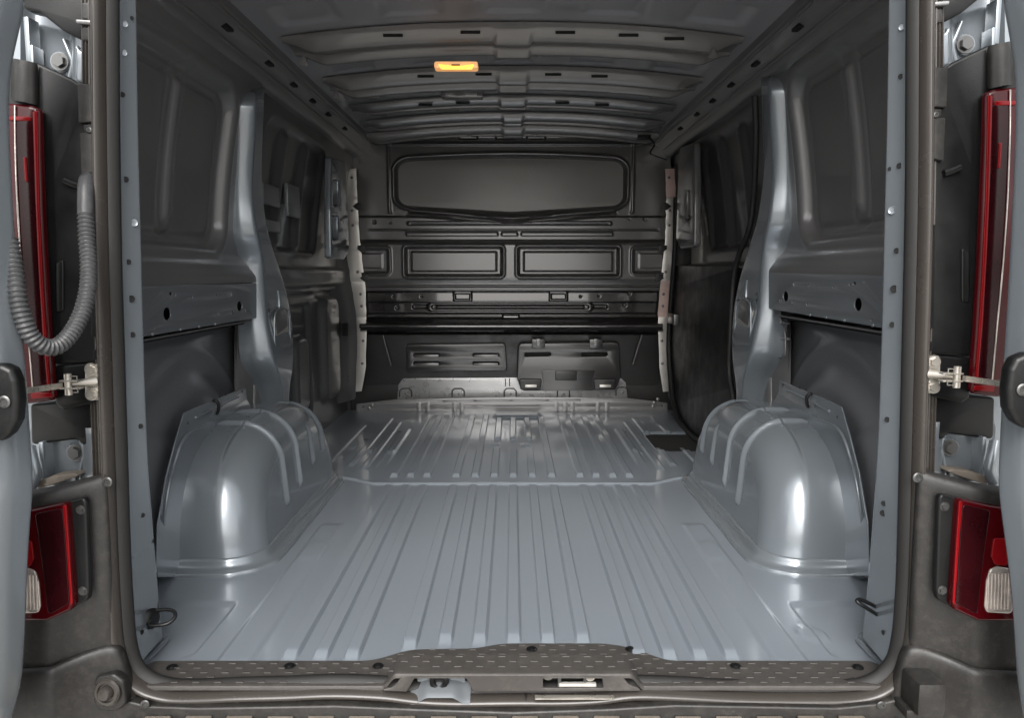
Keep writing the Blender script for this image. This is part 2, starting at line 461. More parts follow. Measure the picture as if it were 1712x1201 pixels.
# ---- wheel arches
ARY, ARA, ARH = 2.24, 0.445, 0.315
def arch(s):
    zs = 1.0 if s < 0 else 1.02
    rad, xin, xo = 0.098, 0.615, 0.89
    rings = []
    for x in np.linspace(xo, xin + rad, 22): rings.append((x, 0.0, 0))
    for k in range(1, 19):
        p = k / 18 * math.pi / 2
        rings.append((xin + rad - rad * math.sin(p), rad * (1 - math.cos(p)), 1))
    for k in range(1, 26): rings.append((xin, rad + (ARH - rad - 0.012) * (k / 25), 2))
    U = np.linspace(0, 1, 301)
    PT = np.zeros((len(rings), len(U), 3))
    for i, (x, ins, kind) in enumerate(rings):
        A, H = ARA - ins, ARH - ins
        th = np.linspace(0, math.pi, 2001)
        n_ = 3.3
        cy = -np.cos(th); cz = np.sin(th)
        yy = np.sign(cy) * np.abs(cy) ** (2 / n_) * A
        zz = np.abs(cz) ** (2 / n_) * H
        sl_ = np.concatenate([[0], np.cumsum(np.hypot(np.diff(yy), np.diff(zz)))]); sl_ /= sl_[-1]
        yy, zz = np.interp(U, sl_, yy), np.interp(U, sl_, zz)
        yy = yy * (1 - 0.10 * (zz / ARH) ** 2)
        xx = x + (0.030 * (zz / ARH) if kind else 0.030 * (zz / ARH) * max(0, (xo - x) / (xo - xin)))
        PT[i, :, 0] = s * xx; PT[i, :, 1] = ARY + yy; PT[i, :, 2] = zz * zs
    # pressed ribs
    N = np.cross(np.gradient(PT, axis=0), np.gradient(PT, axis=1)); N /= np.linalg.norm(N, axis=-1, keepdims=True) + 1e-9
    cen = np.array([s * 0.8, ARY, 0.1]); sg = np.sign(np.sum(N * (PT - cen), -1, keepdims=True)); N = N * sg
    Yp, Zp, Xp = PT[..., 1], PT[..., 2], np.abs(PT[..., 0])
    amp = np.zeros_like(Yp)
    for yc, zlow, xmax in ((2.075, 0.085, 0.80), (2.215, 0.10, 0.80), (2.375, 0.125, 0.64), (2.505, 0.13, 0.78)):
        r_ = np.exp(-((Yp - yc) / 0.0095) ** 4) * ss(zlow - 0.01, zlow + 0.012, Zp) * (1 - ss(xmax - 0.02, xmax + 0.02, Xp))
        if xmax < 0.7: r_ = r_ * (1 - ss(0.235, 0.255, Zp))
        amp = np.maximum(amp, r_)
    amp = np.maximum(amp, np.exp(-((Xp - 0.715) / 0.009) ** 4) * ss(2.075, 2.09, Yp) * (1 - ss(2.20, 2.215, Yp)) * (Zp > 0.2) * 0.8)
    PT += N * (0.0100 * amp)[..., None]
    o = grid('wheel_arch', PT, 'paint', van, 180, flip=(s < 0))
    # welded foot flange round the base
    base = []
    pl = []
    for k in range(0, 6): pl.append((xo - 0.03 * k, ARY - ARA))
    for k in range(0, 13):
        p = k / 12 * math.pi / 2
        pl.append((xin + rad - rad * math.sin(p) * 1.0, ARY - ARA + rad * (1 - math.cos(p))))
    pl += [(xin, ARY - ARA + rad + (2 * ARA - 2 * rad) * k / 10) for k in range(1, 11)]
    for k in range(0, 13):
        p = k / 12 * math.pi / 2
        pl.append((xin + rad * (1 - math.cos(p)), ARY + ARA - rad + rad * math.sin(p)))
    pl = [Vector((s * a, b, 0)) for a, b in pl]
    prof = [(-0.004, 0.034), (0.003, 0.033), (0.0055, 0.026), (0.008, 0.016), (0.016, 0.010), (0.030, 0.0085), (0.032, 0.006), (0.033, 0.0)]
    V = []
    for i, p in enumerate(pl):
        T = (pl[min(i + 1, len(pl) - 1)] - pl[max(i - 1, 0)]).normalized()
        nr = Vector((T.y, -T.x, 0))
        if nr.dot(p - Vector((s * 0.80, ARY, 0))) < 0: nr = -nr
        wob = 1 + 0.06 * math.sin(i * 1.7)
        V.append([p + nr * (a * wob) + Vector((0, 0, z)) for a, z in prof])
    loft('foot_flange', V, 'paint', o, 1, 180, flip=(s > 0))
    # upright weld plate on the outer side
    pts = [(262, 955), (264, 880), (278, 800), (292, 745), (308, 691), (322, 684), (411, 648), (413, 668), (430, 700), (430, 760), (400, 955), (300, 966), (262, 966)]
    fin = wallp('weld_plate', s, pts, 0.802, 0.004, 'paint', o, r=0.01, bevel=0.0012)
    for a, b in (((328, 698), (352, 686)), ((362, 680), (398, 664))):
        p, q = sds(s, *a, 0.800), sds(s, *b, 0.800)
        tube('pressed_bead', [p, p.lerp(q, 0.5), q], 0.0035, 'paint', fin, 8)
    p = sds(s, 357, 680, 0.797)
    hook = [p + Vector((0, 0, 0.014)), p + Vector((-s * 0.006, 0, 0.016)), p + Vector((-s * 0.012, 0.002, 0.006)), p + Vector((-s * 0.010, 0.006, -0.012)), p + Vector((-s * 0.004, 0.010, -0.022))]
    tube('clip', catmull(hook, 5), 0.0045, 'black_trim', fin, 8)
    for a in ((314, 708), (366, 664), (377, 660), (405, 655)):
        q = sds(s, *a, 0.8015)
        inst('hole', HOLE, q, (-s, 0, 0), fin, scale=0.7)
    tube('edge_bead', catmull([ats(s, 268, 940, 1.80), sds(s, 276, 850, 0.79), sds(s, 292, 775, 0.79), sds(s, 312, 728, 0.785), sds(s, 345, 712, 0.78)], 6), 0.0045, 'paint', o, 8)
    return o
HOLE = lathe_mesh('hole', [(0.0050, 0.0004), (0.0046, 0.0011), (0.0038, 0.0009)], 'hole_shade', 12)  # shallow dark disc, the shade of a hole put into its colour
arch(-1); arch(1)

# ---- rear jambs (frame of the door opening)
YJ0, YJ1 = 1.285, 1.425
INNER = [(-90, 226), (0, 228), (100, 229), (200, 231), (300, 233), (400, 236), (500, 238), (600, 241), (700, 244), (800, 249), (900, 257), (960, 262), (1010, 266), (1066, 272)]
OUTER = [(-90, 180), (0, 181), (100, 182), (200, 183), (300, 186), (400, 190), (500, 194), (600, 198), (700, 201), (800, 205), (900, 209), (960, 211), (1030, 214), (1112, 232)]
def ip(tab, y): return float(np.interp(y, [t[0] for t in tab], [t[1] for t in tab]))
def jamb_pt(s, py, f, lift=0.0):
    yo = py if py < 960 else 960 + (py - 960) * (1112 - 960) / (1066 - 960)
    a = ats(s, ip(OUTER, yo), yo, YJ0); b = ats(s, ip(INNER, py), py, YJ1 - 0.085 * (1 - float(ss(760, 1000, py))))
    return a.lerp(b, f) + Vector((-s * lift * 0.7, -lift * 0.7, 0))
SCREW = lathe_mesh('screw', [(0.0085, 0), (0.0085, 0.002), (0.0062, 0.0032), (0.0046, 0.0030), (0.004, 0.0012), (0.0015, 0.0012)], 'bolt_dark', 14)
CUP = lathe_mesh('rivet', [(0.0075, 0.0), (0.0066, 0.0018), (0.005, 0.0006), (0.0035, 0.0004)], 'paint', 14)
HBOLT = hexbolt_mesh('bolt', 'bolt_dark', 0.0085)
SBOLT = hexbolt_mesh('bolt', 'steel', 0.0085)
for s in (-1, 1):
    rows = []
    for py in [-90, 0, 80, 160, 240, 320, 400, 480, 560, 640, 720, 800, 860, 920, 970, 1010, 1040, 1066]:
        a, b = jamb_pt(s, py, 0), jamb_pt(s, py, 1)
        rows.append([a + Vector((s * 0.030, 0.030, 0)), a + Vector((s * 0.020, 0.010, 0)), a + Vector((s * 0.016, -0.004, 0)), a + Vector((s * 0.008, -0.008, 0)), a + Vector((s * 0.001, -0.003, 0)), a,
                     a.lerp(b, 0.12), a.lerp(b, 0.5), a.lerp(b, 0.94), b, b + Vector((s * 0.004, 0.008, 0)), b + Vector((s * 0.03, 0.012, 0)), Vector((s * 0.93, b.y + 0.03, b.z))])
    jb = loft('rear_jamb', rows, 'paint', van, 2, 180, flip=(s > 0))
    if s < 0:
        hs_ = [(30, .82, 0, .7), (40, .55, 1, .8), (88, .52, 1, .8), (158, .45, 0, .9), (300, .5, 0, 1), (372, .72, 1, 1), (438, .5, 0, .9), (500, .56, 0, 1.25), (560, .56, 0, 1), (713, .76, 0, .9), (862, .64, 0, .9), (1035, .28, 0, 1), (905, .95, 0, .7)]
    else:
        hs_ = [(20, .6, 1, .8), (75, .5, 1, .8), (155, .52, 0, .9), (300, .5, 0, 1), (305, .85, 0, .7), (372, .7, 1, 1), (438, .5, 0, 1), (500, .55, 0, 1.35), (558, .58, 0, 1), (712, .66, 0, 1), (848, .62, 0, 1), (864, .62, 0, 1.2), (1035, .28, 0, 1)]
    for py, f, kind, k in hs_:
        inst('rivet' if kind else 'hole', CUP if kind else HOLE, jamb_pt(s, py, f, 0.0008), (-s * 0.70, -0.71, 0) if py < 900 else (-s * 0.92, -0.38, 0), jb, scale=k)
    # pressed foot where the jamb meets the floor
    q = [fl(*mp(s, 226, 1108), 0.004), fl(*mp(s, 246, 1090), 0.006), fl(*mp(s, 272, 1064), 0.006)]
    tube('pressed_foot', catmull(q, 6), 0.009, 'paint', jb, 10)
    q = [fl(*mp(s, 236, 1112), 0.002), fl(*mp(s, 256, 1094), 0.003), fl(*mp(s, 279, 1070), 0.003)]
    tube('pressed_foot', catmull(q, 6), 0.006, 'paint', jb, 10)
    # lashing ring
    c0 = jamb_pt(s, 1024, 0.62, 0.004) if s < 0 else at(1474, 1031, 1.385)
    rg = bpy.data.objects.new('lashing_ring', lathe_mesh('lashing_ring', [(0.019, 0), (0.019, 0.004), (0.014, 0.009), (0.007, 0.010)], 'black_trim', 18))
    link(rg, van, orient(c0, (-s * 0.9, -0.35, 0.1)))
    ex = Vector((-s, 0.02, 0.0)); up = Vector((-s * 0.15, -0.45, 0.88)).normalized() if s > 0 else Vector((0.1, 0.75, 0.55)).normalized()
    cc = c0 + Vector((-s * 0.006, -0.004, 0.004))
    if s < 0:
        pp = [cc + up * 0.014 + ex * 0.0, cc + up * 0.016 + ex * 0.018, cc + up * 0.012 + ex * 0.034, cc + ex * 0.041, cc - up * 0.012 + ex * 0.034, cc - up * 0.016 + ex * 0.018, cc - up * 0.014]
        tube('ring_bar', catmull(pp + [pp[0]], 6), 0.0035, 'black_trim', rg, 10)
    else:
        lp_ = [(1472, 1026, 1.385), (1466, 1017, 1.380), (1452, 1009, 1.375), (1437, 1003, 1.372), (1433, 1007, 1.365), (1448, 1017, 1.362), (1464, 1027, 1.368), (1472, 1033, 1.376)]
        tube('ring_bar', catmull([at(*q) for q in lp_], 6), 0.0036, 'black_trim', rg, 10)
tube('black_cord', catmull([at(262, 958, 1.43), at(262.5, 985, 1.425), at(264, 1010, 1.42), at(266, 1027, 1.415)], 5), 0.0014, 'black_trim', van, 6)

# ---- side walls: blanked quarter windows, belt, rail, outer skin
def wallx(z): return 0.845 - 0.10 * np.clip((z - 0.80) / 0.60, 0, 1) ** 1.6
for s in (-1, 1):
    zs = 1.0 if s < 0 else 1.03
    yv = np.arange(1.44, 2.46, 0.006); zv = np.arange(0.690, 1.40, 0.005)
    Yq, Zq = np.meshgrid(yv, zv, indexing='ij')
    xq = wallx(Zq)
    xq = xq - 0.045 * (1 - ss(0.70, 0.775, Zq))
    d = sdr(Yq, Zq, 1.52, 2.285, 0.785, 1.235, 0.085)
    xq = xq + 0.032 * (1 - ss(-0.016, 0.004, d)) + 0.007 * np.exp(-((d + 0.035) / 0.008) ** 2) - 0.006 * np.exp(-((d - 0.016) / 0.010) ** 2)
    d2 = sdr(Yq, Zq, 1.915, 2.005, 0.815, 1.235, 0.040)
    xq = xq + 0.006 * np.exp(-((d2) / 0.006) ** 2) - 0.016 * np.exp(-((Yq - 1.962) / 0.019) ** 4) * ss(0.835, 0.87, Zq) * (1 - ss(1.17, 1.22, Zq))
    d3 = sdr(Yq, Zq, 1.40, 1.79, 0.745, 1.30, 0.06)
    xq = xq - 0.006 * np.exp(-((Zq - 0.745 - 0.02 * ss(1.7, 1.6, Yq)) / 0.012) ** 2)
    quarter = grid('quarter_panel', np.stack([s * xq, Yq, Zq * zs], -1), 'shaded_inner_paint', van, 180, flip=(s > 0))
    # inner rail with its holes
    hol = [(280, 525, 6.5, 11), (401, 512, 4.6, 8.5), (286, 491, 2.6, 3.0), (293, 493, 1.3, 2.4), (321, 497, 1.2, 2.4), (362, 494, 1.1, 2), (365, 525, 1.2, 3), (387, 492, 0.8, 3.6), (389, 522, 1.2, 3), (410, 519, 0.9, 3), (258, 550, 1.1, 1.8), (270, 488, 1.0, 1.8)]
    rings = [[(240, 478), (240, 563), (300, 553), (411, 535), (429, 532), (429, 474)]]
    hr = [[(cx_ + rx * math.cos(k * math.pi / 7), cy_ + ry * math.sin(k * math.pi / 7)) for k in range(14)] for cx_, cy_, rx, ry in hol]
    rail = wallp('waist_rail', s, [(200, 479), (200, 570), (300, 553), (411, 535), (429, 532), (429, 474)], 0.797, 0.004, 'dim_paint', van, r=0.002, bevel=0.001, holes=hr)
    shelf0, shelf1 = sds(s, 200, 479, 0.797), sds(s, 429, 474, 0.797)
    boxm('rail_back', *sorted((s * 0.84, s * 0.845)), 1.44, 2.42, 0.56 * zs, 0.69 * zs, 'hole_shade', rail, 0)
    boxm('rail_lip', *sorted((s * 0.799, s * 0.84)), 1.44, 2.36, 0.572 * zs, 0.576 * zs, 'shaded_inner_paint', rail, 0)
    for a in ((255, 559), (302, 551), (333, 546), (360, 542)):
        p = sds(s, *a, 0.795)
        inst('weld_tab', CUP, p, (-s, 0, 0), rail, scale=0.6)
    # outer skin seen under the rail: gentle pressing over the wheel
    yv = np.arange(1.42, 2.50, 0.012); zv = np.arange(-0.02, 0.71, 0.010)
    Yq, Zq = np.meshgrid(yv, zv, indexing='ij')
    xq = 0.885 + 0.018 * np.sin((Zq - 0.1) * 4)
    rr = np.hypot(Yq - 2.10, Zq - 0.04)
    xq -= 0.030 * (1 - ss(0.34, 0.42, rr)) + 0.006 * np.exp(-((rr - 0.47) / 0.012) ** 2) + 0.012 * (1 - ss(0.24, 0.28, np.hypot(Yq - 1.72, Zq - 0.1)))
    xq += 0.010 * ss(0.52, 0.535, Zq - 0.02 * (Yq - 1.6))
    grid('outer_skin', np.stack([s * xq, Yq, Zq * zs], -1), 'primer', van, 180, flip=(s > 0))
    # vertical stay at the front of the opening
    stay = [[sds(s, a, py, X) for a, X in ((392, 0.870), (400, 0.86), (410, 0.85), (424, 0.845))] for py in (532, 560, 600, 640, 700)]
    st = loft('stay', stay, 'shaded_inner_paint', van, 1, 180, flip=(s > 0))
    if s > 0:
        for a in (555, 580):
            p = sds(1, 398, a, 0.852)
            boxm('strap', 0.838, 0.852, p.y - 0.025, p.y + 0.05, p.z - 0.004, p.z + 0.004, 'shaded_inner_paint', st, 0.001)
        p = sd(1311, 560, 0.84)
        tube('pipe', catmull([sd(1303, 528, 0.84), sd(1311, 545, 0.84), sd(1313, 570, 0.84), sd(1312, 594, 0.84), sd(1304, 598, 0.84)], 5), 0.004, 'shaded_inner_paint', st, 8)

# ---- pillars between quarter bay and middle bay
PIL = [(118, 398, 426, 446), (150, 394, 428, 444), (185, 393, 428, 442), (250, 393, 425, 440), (300, 392, 421, 438), (350, 390, 423, 442), (395, 387, 430, 450), (430, 398, 438, 462), (460, 412, 441, 472),
       (500, 414, 443, 484), (540, 415, 446, 490), (580, 416, 454, 492), (605, 418, 458, 492), (625, 426, 466, 490), (650, 438, 470, 485), (700, 448, 475, 482)]
for s in (-1, 1):
    rows = []
    for py, a, b, c in PIL:
        up = max(0.0, (430 - py) / 320.0)
        xa = 0.850 - 0.060 * up ** 1.4
        if py > 430: xa = 0.828
        if py < 130: xa = 0.90
        A = sds(s, a, py, xa)
        if py < 130:
            B, C = sds(s, b, py, 0.88), sds(s, c, py, 0.88)
        else:
            B = ats(s, b, py, A.y + 0.020)
            C = sds(s, c, py, abs(B.x) - 0.004)
        rows.append([A + Vector((s * 0.03, -0.004, 0)), A, A.lerp(B, 0.10) + Vector((0, -0.004, 0)), A.lerp(B, 0.5) + Vector((0, -0.007, 0)), A.lerp(B, 0.9) + Vector((0, -0.003, 0)), B, B.lerp(C, 0.15), B.lerp(C, 0.6), C, C + Vector((s * 0.006, 0.008, 0)), C + Vector((s * 0.10, 0.012, 0))])
    pil = loft('side_pillar', rows, 'paint', van, 2, 180, flip=(s > 0))
    # opening in the pillar's inner face with bare metal behind and a pen mark
    sp = [(459, 535), (463, 520), (474, 515), (481, 522), (484, 560), (484, 590), (479, 603), (466, 605), (460, 598)]
    so = wallp('pillar_opening', s, sp, 0.768, 0.006, 'pale_lit_metal', pil, r=0.012, bevel=0.001)
    wallp('opening_shade', s, [(459.5, 535), (463.5, 521), (474, 516), (480, 523), (482, 545), (474, 552), (464, 560)], 0.766, 0.003, 'shaded_inner_paint', so, r=0.010, bevel=0.001)
    f = lambda q: sds(s, q[0], q[1], 0.7665)
    rimp = [f(q) for q in [(459, 535), (463, 520), (474, 515), (482, 522), (485, 560), (485, 590), (479, 604), (466, 606), (460, 598)]]
    tube('opening_rim', catmull(rimp, 5, True) + [rimp[0]], 0.0035, 'paint', pil, 8)
    marks = [[(463, 601), (466, 588), (469, 600)], [(464, 595), (469, 595)], [(470, 600), (471, 590), (474, 590), (474, 600)], [(476, 588), (476, 600)], [(477, 595), (480, 592), (479, 599)]]
    for mk_ in marks:
        tube('pen_mark', [sds(s, q[0], q[1] - 1, 0.7645) for q in mk_], 0.0011, 'ink', so, 5)
    # bead and bolts on the pillar
    tube('pressed_bead', catmull([sds(s, 464, 485, 0.779), sds(s, 466, 500, 0.778), sds(s, 467, 514, 0.776)], 5), 0.006, 'paint', pil, 8)
    for a in ((449, 518), (449, 508), (488, 548)):
        inst('hole', HOLE, sds(s, *a, 0.777), (-s, 0, 0), pil, scale=0.8)
    # dark recess in front of the weld plate
    lower = [[sds(s, a, py, X) for a, X in ((418, 0.86), (426, 0.84), (438, 0.835), (450, 0.86))] for py in (612, 640, 670, 705)]
    loft('lower_gusset', lower, 'shaded_inner_paint', pil, 1, 180, flip=(s > 0))

# ---- middle bay, left: panelled side
def mid_bay(s):
    zs = 1.0 if s < 0 else 1.02
    yv = np.arange(2.40, 4.0, 0.010); zv = np.arange(-0.03, 1.42, 0.008)
    Yq, Zq = np.meshgrid(yv, zv, indexing='ij')
    xq = wallx(Zq) + 0.02
    d = sdr(Yq, Zq, 2.62, 3.42, 0.80, 1.24, 0.07)
    xq = xq + 0.022 * (1 - ss(-0.02, 0.008, d))
    for yc in (2.86, 3.14):
        xq = xq - 0.024 * np.exp(-((Yq - yc) / 0.034) ** 4) * ss(0.80, 0.83, Zq) * (1 - ss(1.20, 1.24, Zq))
    xq = xq - 0.030 * band(Zq, 0.70, 0.055, 0.02)
    if s < 0:
        d = sdr(Yq, Zq, 2.75, 3.30, 0.10, 0.60, 0.05)
        xq = xq + 0.02 * (1 - ss(-0.02, 0.005, d))
        d = sdr(Yq, Zq, 3.05, 3.24, 0.14, 0.46, 0.05)
        xq = xq - 0.03 * (1 - ss(-0.02, 0.005, d))
        d = sdr(Yq, Zq, 3.42, 3.72, 0.12, 0.62, 0.08)
        xq = xq - 0.035 * (1 - ss(-0.03, 0.005, d))
        d = sdr(Yq, Zq, 2.50, 3.90, 0.60, 0.64, 0.01)
        xq = xq + 0.02 * (1 - ss(-0.01, 0.0, d))
    return grid('middle_side', np.stack([s * xq, Yq, Zq * zs], -1), 'shaded_bay_paint' if s < 0 else 'door_dark', van, 180, flip=(s > 0))
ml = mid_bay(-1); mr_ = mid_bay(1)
for a, r in (((577, 528), 0.018), ((585, 555), 0.012)):
    pass
wallp('latch_pocket', -1, [(573, 540), (582, 540), (582, 562), (573, 562)], 0.815, 0.004, 'hole_shade', ml, r=0.004, bevel=0.0005)
for a in ((582, 630), (582, 637), (586, 500)):
    inst('hole', HOLE, sd(*a, -0.815), (1, 0, 0), ml)
for (y0, y1, z0, z1) in ((2.62, 2.80, 0.86, 0.90), (2.62, 2.80, 0.95, 1.02), (2.90, 3.06, 0.93, 1.05)):
    boxm('backing_pad', -0.845, -0.83, y0, y1, z0, z1, 'primer', ml, 0.004)
# front pillars with their slots
for s in (-1, 1):
    o = wallp('front_pillar', s, [(554, 262), (578, 270), (581, 330), (584, 420), (576, 434), (554, 432), (553, 350)], 0.770, 0.03, 'paint' if s < 0 else 'shaded_inner_paint', van, r=0.02, bevel=0.006,
              holes=[[(q[0], q[1]) for q in rpoly(rect(557, 566.5, 300, 345), 4.5)], [(q[0], q[1]) for q in rpoly(rect(555.5, 565.5, 360, 402), 4.5)]] if s < 0 else [[(q[0], q[1]) for q in rpoly(rect(560, 567, 340, 388), 3)]])
# ---- sliding door on the right: black lower lining, rubber seals
sl = wallp('sliding_door_lining', 1, [(482, 462), (589, 462), (593, 500), (595, 600), (590, 690), (570, 725), (535, 752), (520, 742), (500, 705), (484, 660), (488, 600), (492, 520)], 0.800, 0.012, 'bulkhead_black', van, r=0.02, bevel=0.004)
tube('door_seal', catmull([sd(1262, 160, 0.735), sd(1264, 230, 0.755), sd(1260, 330, 0.785), sd(1252, 385, 0.79), sd(1236, 425, 0.79), sd(1226, 470, 0.79), sd(1221, 560, 0.785), sd(1219, 620, 0.785), sd(1226, 670, 0.785), sd(1232, 715, 0.785)], 6), 0.010, 'rubber_black', sl, 10)
tube('door_seal', catmull([sd(1130, 330, 0.79), sd(1128, 420, 0.79), sd(1122, 500, 0.79), sd(1118, 580, 0.79), sd(1124, 660, 0.79), sd(1136, 705, 0.79), sd(1160, 732, 0.79), sd(1178, 744, 0.79)], 6), 0.012, 'rubber_black', sl, 10)
boxm('door_buffer', 0.775, 0.800, *sorted((sd(1121, 530, .79).y, sd(1132, 530, .79).y)), sd(1121, 540, .79).z, sd(1121, 523, .79).z, 'bolt_dark', sl, 0.004)

# ---- bulkhead
def bx(px): return (px - 857.0) * 0.003073
def bz(py): return at(857, py, 3.94).z
PYS = np.arange(200, 648, 0.9)
Lp = np.interp(PYS, [200, 235, 250, 300, 380, 400, 440, 470, 500, 520, 538, 548, 556, 600, 648], [640, 612, 598, 595, 597, 603, 607, 612, 606, 604, 618, 609, 606, 606, 606])
Rp = np.interp(PYS, [200, 235, 250, 300, 380, 400, 440, 470, 500, 520, 538, 548, 556, 600, 648], [1074, 1102, 1112, 1115, 1114, 1110, 1106, 1102, 1106, 1106, 1090, 1102, 1106, 1106, 1106])
T = np.linspace(0, 1, 430)
PX = Lp[None, :] + (Rp - Lp)[None, :] * T[:, None]
PY = np.broadcast_to(PYS[None, :], PX.shape)
D = np.interp(PY, [200, 236, 240, 358, 361, 364, 398, 401, 406, 410, 466, 474, 486, 489, 504, 507, 522, 525, 531, 535, 538.5, 541, 546, 550, 554, 557, 561, 648],
              [0.0, 0.0, 0.004, 0.004, 0.004, 0.016, 0.018, 0.018, 0.034, 0.038, 0.042, 0.034, 0.030, 0.004, 0.006, 0.0, 0.0, 0.006, 0.010, 0.050, 0.075, 0.082, 0.088, 0.082, 0.05, -0.03, -0.05, -0.085])
px_, py_ = PX, PY
axc = np.abs(px_ - 856)
yt = 262 + 7 * (axc / 190) ** 2; yb = 356 - 12 * (axc / 190)
vv = (py_ - yt) / (yb - yt) * 90
dw = sdr(px_, vv, 668, 1040, 0, 90, 20)
inwin = (py_ > 240) & (py_ < 372)
D = D + np.where(inwin, -0.022 * (1 - ss(-3, 1.5, dw)) + 0.009 * np.exp(-((dw - 5) / 3.0) ** 2), 0)
df = sdr(px_, py_, 656, 1053, 226, 366, 16)
D = D + 0.006 * np.exp(-(df / 2.2) ** 2) * (py_ < 358)
vl = 364 - 13 * (axc / 165)
D = D + 0.016 * np.exp(-((py_ - vl - 2) / 2.6) ** 2) * (axc < 168) - 0.010 * np.exp(-((py_ - vl - 8) / 2.2) ** 2) * (axc < 172)
def feat(x0, x1, y0, y1, r, hgt, e=2.0): return hgt * (1 - ss(-e, 0.0, sdr(px_, py_, x0, x1, y0, y1, r)))
D += feat(684, 1020, 370, 378, 4, 0.010, 2) - feat(690, 1014, 372.5, 375.5, 1.5, 0.004, 1.2)
D -= feat(620, 1096, 382.5, 386.5, 1, 0.006, 1.5)
for x0, x1 in ((682, 834), (838, 866), (870, 1022)): D += feat(x0, x1, 388, 396, 3, 0.006, 2)
for x0, x1, y0, y1 in ((682, 840, 414, 461), (866, 1030, 414, 461), (600, 654, 417, 456), (1054, 1112, 417, 456)):
    D += 0.006 * np.exp(-((sdr(px_, py_, x0, x1, y0, y1, 4) - 3) / 2) ** 2)
    kk = 1.0 if 660 < x0 < 900 else 0.2
    D -= feat(x0, x1, y0, y1, 4, 0.020 * kk, 3); D += feat(x0 + 8, x1 - 8, y0 + 6, y1 - 6, 3, 0.013 * kk, 3)
D += feat(615, 1100, 476, 481, 2, 0.006, 2)
for x0, x1 in ((759, 790), (917, 948)): D += feat(x0, x1, 488, 504, 2, 0.010, 1.2) - feat(x0 + 3, x1 - 3, 491, 501, 1.5, 0.008, 1.0)
D += feat(716, 990, 506, 521, 5, 0.009, 2) - feat(722, 984, 509, 518, 4, 0.012, 2) + feat(730, 976, 511.5, 515.5, 2, 0.008, 1.5)
for x0, x1 in ((690, 716), (990, 1015)): D -= feat(x0, x1, 509, 517, 2, 0.012, 2)
D += feat(840, 868, 525, 532, 2, 0.006, 1.5)
for cx_, cy_, r_ in ((631, 372, 3), (657, 373, 2), (1047, 367, 2), (1073, 367, 3), (665, 515, 3), (1043, 510, 3), (660, 496, 2), (706, 496, 2), (1050, 491, 2.5), (1000, 495, 2), (970, 496, 2)):
    D -= 0.010 * (1 - ss(r_ - 1.2, r_ + 0.3, np.hypot(px_ - cx_, py_ - cy_)))
for cx_ in (700, 785, 845, 895, 1000):                          # notched upper mounting lip
    D -= feat(cx_ - 16, cx_ + 16, 223, 233, 3, 0.015, 2)
D += feat(630, 1080, 214, 219, 1, 0.012, 2) + feat(640, 1070, 240, 243.5, 1, 0.008, 1.5)
Zb = np.array([bz(v) for v in PYS])
PTb = np.stack([(PX - 857.0) * 0.003073, 3.94 - D, np.broadcast_to(Zb[None, :], PX.shape)], -1)
bulk = grid('bulkhead', PTb, 'bulkhead', van, 70, flip=False)
bulk.data.materials.append(MATS['bulkhead_black'])
bulk.data.materials.append(MATS['bulkhead_gloss'])
_mi = np.broadcast_to(np.where(PYS[:-1] > 556, 1, np.where(PYS[:-1] > 487, 2, 0))[None, :], (PX.shape[0] - 1, len(PYS) - 1)).astype(np.int32)
bulk.data.polygons.foreach_set('material_index', np.ascontiguousarray(_mi).ravel())
tube('bulkhead_ledge', [Vector((x_, 3.847 + 0.012 * (abs(x_) / 0.76) ** 8, bz(543.5))) for x_ in np.linspace(-0.765, 0.75, 41)], 0.0125, 'ledge', bulk, 20)
# window pane
ring = []
for k in range(120):
    a = 2 * math.pi * k / 120
    ca, sa = math.cos(a), math.sin(a)
    e = 0.22
    ring.append((854 + 190 * np.sign(ca) * abs(ca) ** e, 45 + 49 * np.sign(sa) * abs(sa) ** e))
r2 = []
for u, v in ring:
    t_ = abs(u - 856); y_ = 262 + 7 * (t_ / 190) ** 2; b_ = 356 - 12 * (t_ / 190)
    r2.append((bx(u), bz(y_ + v / 90 * (b_ - y_))))
pane = plate('window_pane', [r2], 0.005, 0.001, XZ(3.958), 'glass', bulk)
tube('window_gasket', [Vector((q[0], 3.953, q[1])) for q in r2] + [Vector((r2[0][0], 3.953, r2[0][1]))], 0.006, 'rubber_black', bulk, 8)
# lower part: vents, hatch, metal sill
LY = 3.985
vent = plate('vent_panel', [rpoly([fz(680, 576, LY), fz(845, 574, LY), fz(848, 620, LY), fz(680, 622, LY)], 0.02)] +
             [rpoly([fz(a, b, LY), fz(a + 43, b, LY), fz(a + 43, b + 5, LY), fz(a, b + 5, LY)], 0.005) for a in (692, 791) for b in (591, 605)], 0.02, 0.004, XZ(LY), 'bulkhead_low', bulk)
for a in (692, 791):
    for b in (591, 605):
        p, q = at(a + 1, b + 6, LY), at(a + 42, b + 2, LY)
        boxm('louvre', p.x, q.x, LY - 0.014, LY + 0.004, p.z, q.z, 'bulkhead', vent, 0.003)
HY = 3.955
hatch = plate('hatch', [rpoly([fz(866, 574, HY), fz(1036, 572, HY), fz(1038, 630, HY), fz(1030, 652, HY), fz(872, 654, HY), fz(864, 632, HY)], 0.03)] +
              [rpoly([fz(a, 591, HY), fz(a + 42, 590, HY), fz(a + 42, 595, HY), fz(a, 596, HY)], 0.006) for a in (878, 973)], 0.024, 0.006, XZ(HY + 0.012), 'bulkhead_low', bulk)
plate('hatch_recess', [rpoly([fz(905, 654, HY - .002), fz(908, 640, HY - .002), fz(905, 619, HY - .002), fz(995, 618, HY - .002), fz(990, 638, HY - .002), fz(993, 653, HY - .002)], 0.01)], 0.006, 0.002, XZ(HY - 0.002), 'bulkhead_low', hatch)
